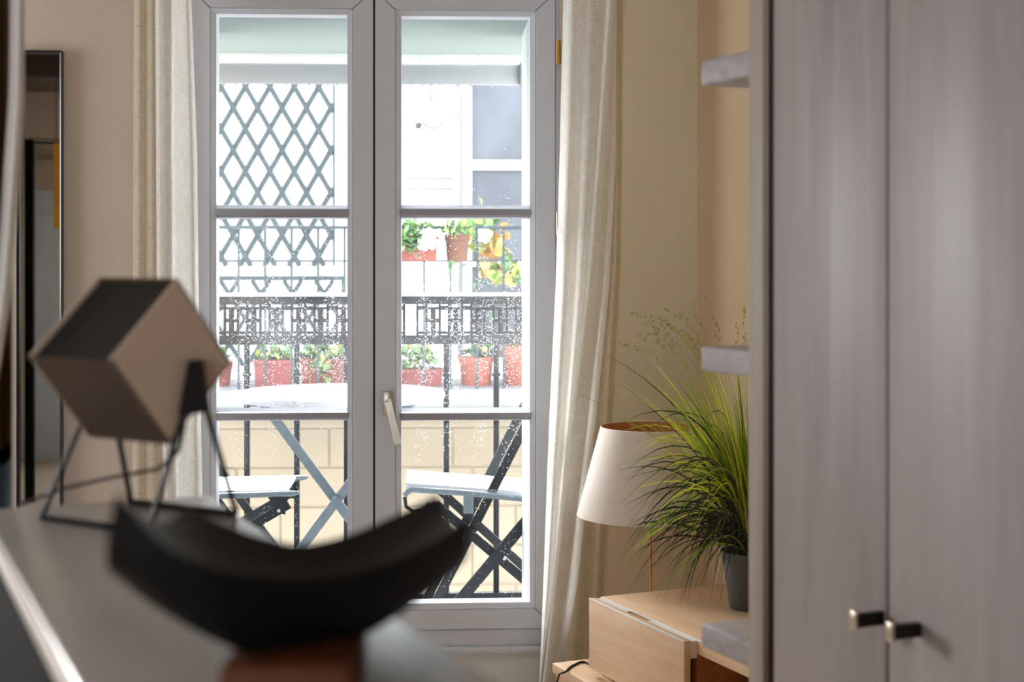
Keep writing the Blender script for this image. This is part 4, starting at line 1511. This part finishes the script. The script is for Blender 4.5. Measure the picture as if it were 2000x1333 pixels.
# ================================================================== FOREGROUND: CONSOLE, CUBE LAMP, CRESCENT BOWL
TX0, TX1 = 0.157, 0.4404
zT = H - 0.31
yTf = 1.965
cs = thing('console', 'narrow console with a satin pale top and near-black sides in front of the camera', 'console', (0.3, 1.2, 0), R4)
part(cs, 'console_top', B().box(TX0, TX1, 0.62, yTf, zT - 0.02, zT, 0.006, 3), M['console'], 'satin pale top')
part(cs, 'edge_strip', B().box(TX0 - 0.004, TX0 + 0.0005, 0.62, yTf, zT - 0.021, zT - 0.0045, 0.002, 3), M['edge'])
part(cs, 'console_body', B().box(TX0 + 0.006, TX1 - 0.01, 0.63, yTf - 0.01, 0.05, zT - 0.02), M['consolebody'], 'near-black body')
part(cs, 'plinth', B().box(TX0 + 0.02, TX1 - 0.03, 0.65, yTf - 0.03, 0, 0.05), M['consolebody'])

# cube lamp on two V-shaped rod legs
npn = Vector((0.84, -0.5426, 0)).normalized()
hh = Vector((0.5426, 0.84, 0)).normalized()
zz_ = Vector((0, 0, 1))
cc = at(339, 706, 1.735)
hd = 0.0955
Lb = 0.135
til = math.radians(4)


def vert(k):
    an = PI / 2 * k + til * -1
    return hh * (math.cos(an) * hd) + zz_ * (math.sin(an) * hd)


V = [vert(0), vert(1), vert(2), vert(3)]      # right(far), top, left(near), bottom
foot = cc.copy()
foot.z = zT
cl = thing('cube_lamp', 'tilted taupe cube lamp on thin black rod legs on the console', 'lamp', foot, I4)
th = 0.0032
b = B()
inn = [v * (1 - th * 1.5 / hd) for v in V]
ctr = cc - npn * (Lb / 2)
# closed right and left cheeks, then three of the four sides; the side between top and left stays open
for s in (0, 1):
    o = cc - npn * (Lb * s)
    o2 = o - npn * th * (1 if s == 0 else -1)
    part(cl, 'side_cheek', B().hexa([o + v for v in V], [o2 + v for v in V]), M['cheek'], 'taupe cheek, lightened for the light on it', ang=15)
for k in (0, 2, 3):
    a, c = V[k], V[(k + 1) % 4]
    ai, ci = inn[k], inn[(k + 1) % 4]
    b.hexa([cc + a, cc + c, cc + ci, cc + ai], [cc + a - npn * Lb, cc + c - npn * Lb, cc + ci - npn * Lb, cc + ai - npn * Lb])
part(cl, 'lamp_box', b, M['lampbody'], ang=15)
# dark reflector set back inside the open side
a, c = V[1], V[2]
nrm = (a + c).normalized()
dp = nrm * 0.004
b = B().hexa([cc - npn * th + a * 0.985 - dp, cc - npn * th + c * 0.985 - dp, cc - npn * (Lb - th) + c * 0.985 - dp, cc - npn * (Lb - th) + a * 0.985 - dp],
             [cc - npn * th + a * 0.985 - dp * 1.4, cc - npn * th + c * 0.985 - dp * 1.4, cc - npn * (Lb - th) + c * 0.985 - dp * 1.4, cc - npn * (Lb - th) + a * 0.985 - dp * 1.4])
part(cl, 'reflector', b, M['lampdark'], 'dark recessed face')
apx = hh * 0.027 - zz_ * 0.012
Rr = 0.0036
feet = {}
for nm, sh_ in (('near', npn * 0.008), ('far', -npn * (Lb + 0.008) + Vector((-0.022, 0.006, 0)))):
    ap = cc + apx + sh_ if nm == 'near' else cc + apx - npn * (Lb + 0.008)
    for kk, hx in (('a', -0.045), ('b', 0.095)):
        f = cc + hh * hx + sh_
        f.z = zT + Rr
        feet[nm + kk] = f
        part(cl, 'leg', B().tube([ap, lerp(ap, f, 0.5), f], Rr, 10), M['rod'])
    f = [ap + zz_ * 0.012 - hh * 0.010, ap + zz_ * 0.012 + hh * 0.010, ap - zz_ * 0.05 + hh * 0.022, ap - zz_ * 0.05 - hh * 0.026]
    e = npn * 0.0025
    part(cl, 'pivot_plate', B().hexa([q - e for q in f], [q + e for q in f]), M['rod'])
part(cl, 'foot_bar', B().tube([feet['neara'], feet['fara']], Rr, 10), M['rod'])
part(cl, 'foot_bar', B().tube([feet['nearb'], feet['farb']], Rr, 10), M['rod'])
q = [at(40, 985, 1.86), at(128, 954, 1.86), at(215, 934, 1.86), at(308, 917, 1.86), at(350, 880, 1.84), at(360, 830, 1.8)]
part(cl, 'power_cord', B().tube(q, 0.0024, 8), M['rod'])

# crescent bowl on a wooden foot
Npx = [(228, 962, 0.98), (327, 1070, 0.99), (445, 1117, 1.01), (600, 1131, 1.05), (720, 1112, 1.09), (830, 1066, 1.14), (920, 1010, 1.2)]
Fpx = [(365, 988, 1.19), (440, 1025, 1.21), (520, 1052, 1.23), (590, 1064, 1.25), (680, 1045, 1.28), (770, 1008, 1.32), (855, 966, 1.36)]
Bpx = [(207, 1112, 1.0), (300, 1185, 1.02), (430, 1258, 1.04), (560, 1296, 1.07), (700, 1250, 1.11), (830, 1166, 1.16), (912, 1092, 1.21)]
Np, Fq, Bq = [[at(*p) for p in L] for L in (Npx, Fpx, Bpx)]
# hull point under the far rim
Gq = [Vector((f.x * 0.985 + 0.0, f.y - 0.01, f.z - 0.045)) for f in Fq]
bc = at(566, 1300, 1.05)
bc.z = zT
bw = thing('crescent_bowl', 'black crescent-shaped bowl on a wooden foot at the front of the console', 'bowl', bc, I4)
rows = []
for i in range(49):
    u = i / 48
    n_p, f_p, b_p, g_p = [spline(L, u) for L in (Np, Fq, Bq, Gq)]
    mid = (n_p + f_p) / 2
    dip = 0.016 + 0.012 * math.sin(PI * u)
    ring = []
    for k in range(9):                       # dished top from near rim to far rim
        t = k / 8
        q = lerp(n_p, f_p, t)
        q.z -= dip * 4 * t * (1 - t)
        ring.append(q)
    bb_far = Vector((lerp(b_p.x, g_p.x, 0.5), lerp(b_p.y, g_p.y, 0.5), min(b_p.z, g_p.z) - 0.002))
    for k in range(1, 5):
        ring.append(lerp(f_p, g_p, k / 4))
    for k in range(1, 8):                    # hull underneath
        ring.append(bez(g_p, bb_far, b_p, k / 8))
    ring.append(b_p)
    for k in range(1, 5):                    # near wall, slightly bulged
        t = k / 5
        q = lerp(b_p, n_p, t)
        q.y -= 0.008 * math.sin(PI * t)
        ring.append(q)
    rows.append(ring)
b = B()
vs = [[b.bm.verts.new(p) for p in r] for r in rows]
kk = len(vs[0])
for r0_, r1_ in zip(vs, vs[1:]):
    for j in range(kk):
        b.bm.faces.new((r0_[j], r0_[(j + 1) % kk], r1_[(j + 1) % kk], r1_[j]))
b.bm.faces.new(vs[0][::-1])
b.bm.faces.new(vs[-1])
part(bw, 'bowl_body', b, M['blackmat'], ang=50)
zlow = min(p.z for p in Bq)
xl, xr = at(424, 0, 1.02).x, at(690, 0, 1.02).x
part(bw, 'wooden_foot', B().box(xl, xr, 1.02, 1.12, zT, zlow + 0.012, 0.006, 3), M['footwood'], 'brown wooden foot')

# ------------------------------------------------------------------ brown curtain at the left edge of the view
def fw(px, py, n):
    return at(px, py, 2.1 + n)


bcn = thing('velvet_curtain', 'brown curtain with a white edge and a blue-grey lower band beside the mirror', 'curtain', at(10, 700, 2.1), I4)
dcol, doff = [-160, -132, -102, -72, -43, -15, 8, 24], [0.02, -0.03, 0.03, -0.03, 0.03, -0.025, 0.02, 0.0]
rows_ = lambda ys: curtain_rows([(y, dcol) for y in ys], doff)


def slanted(y0, y1):
    """cloth rows whose ends run a little uphill to the right"""
    g = sheet(rows_((y0, (y0 + y1) / 2, y1)), 60, 30, wl_=fw)
    for r in g:
        for p in r:
            p.z += 0.9 * (p.x - r[-1].x) * -0.0 + 0.7 * (p.x - r[-1].x)
    return g


part(bcn, 'drape', B().grid(slanted(-420, 862)), M['brownfab'], ang=80)
part(bcn, 'dark_trim', B().grid(slanted(856, 892)), M['consolebody'], 'dark trim across the curtain', ang=80)
part(bcn, 'lower_band', B().grid(slanted(888, 2650)), M['bluegrey'], 'blue-grey lower band', ang=80)
keys = [(-420, [22, 30, 38, 46, 52]), (0, [20, 28, 36, 43, 48]), (180, [18, 27, 34, 42, 48]), (320, [8, 16, 25, 33, 40]), (460, [0, 7, 15, 23, 30]), (600, [-12, -5, 3, 11, 18]), (760, [-38, -30, -22, -14, -6]), (1000, [-70, -62, -54, -46, -40]), (1400, [-128, -118, -108, -100, -92]), (2650, [-150, -142, -134, -126, -120])]
part(bcn, 'white_edge', B().grid(sheet(curtain_rows(keys, [-0.05, -0.075, -0.085, -0.075, -0.05]), 24, 60, wl_=fw)), M['whitefab'], 'white lining edge', ang=80)
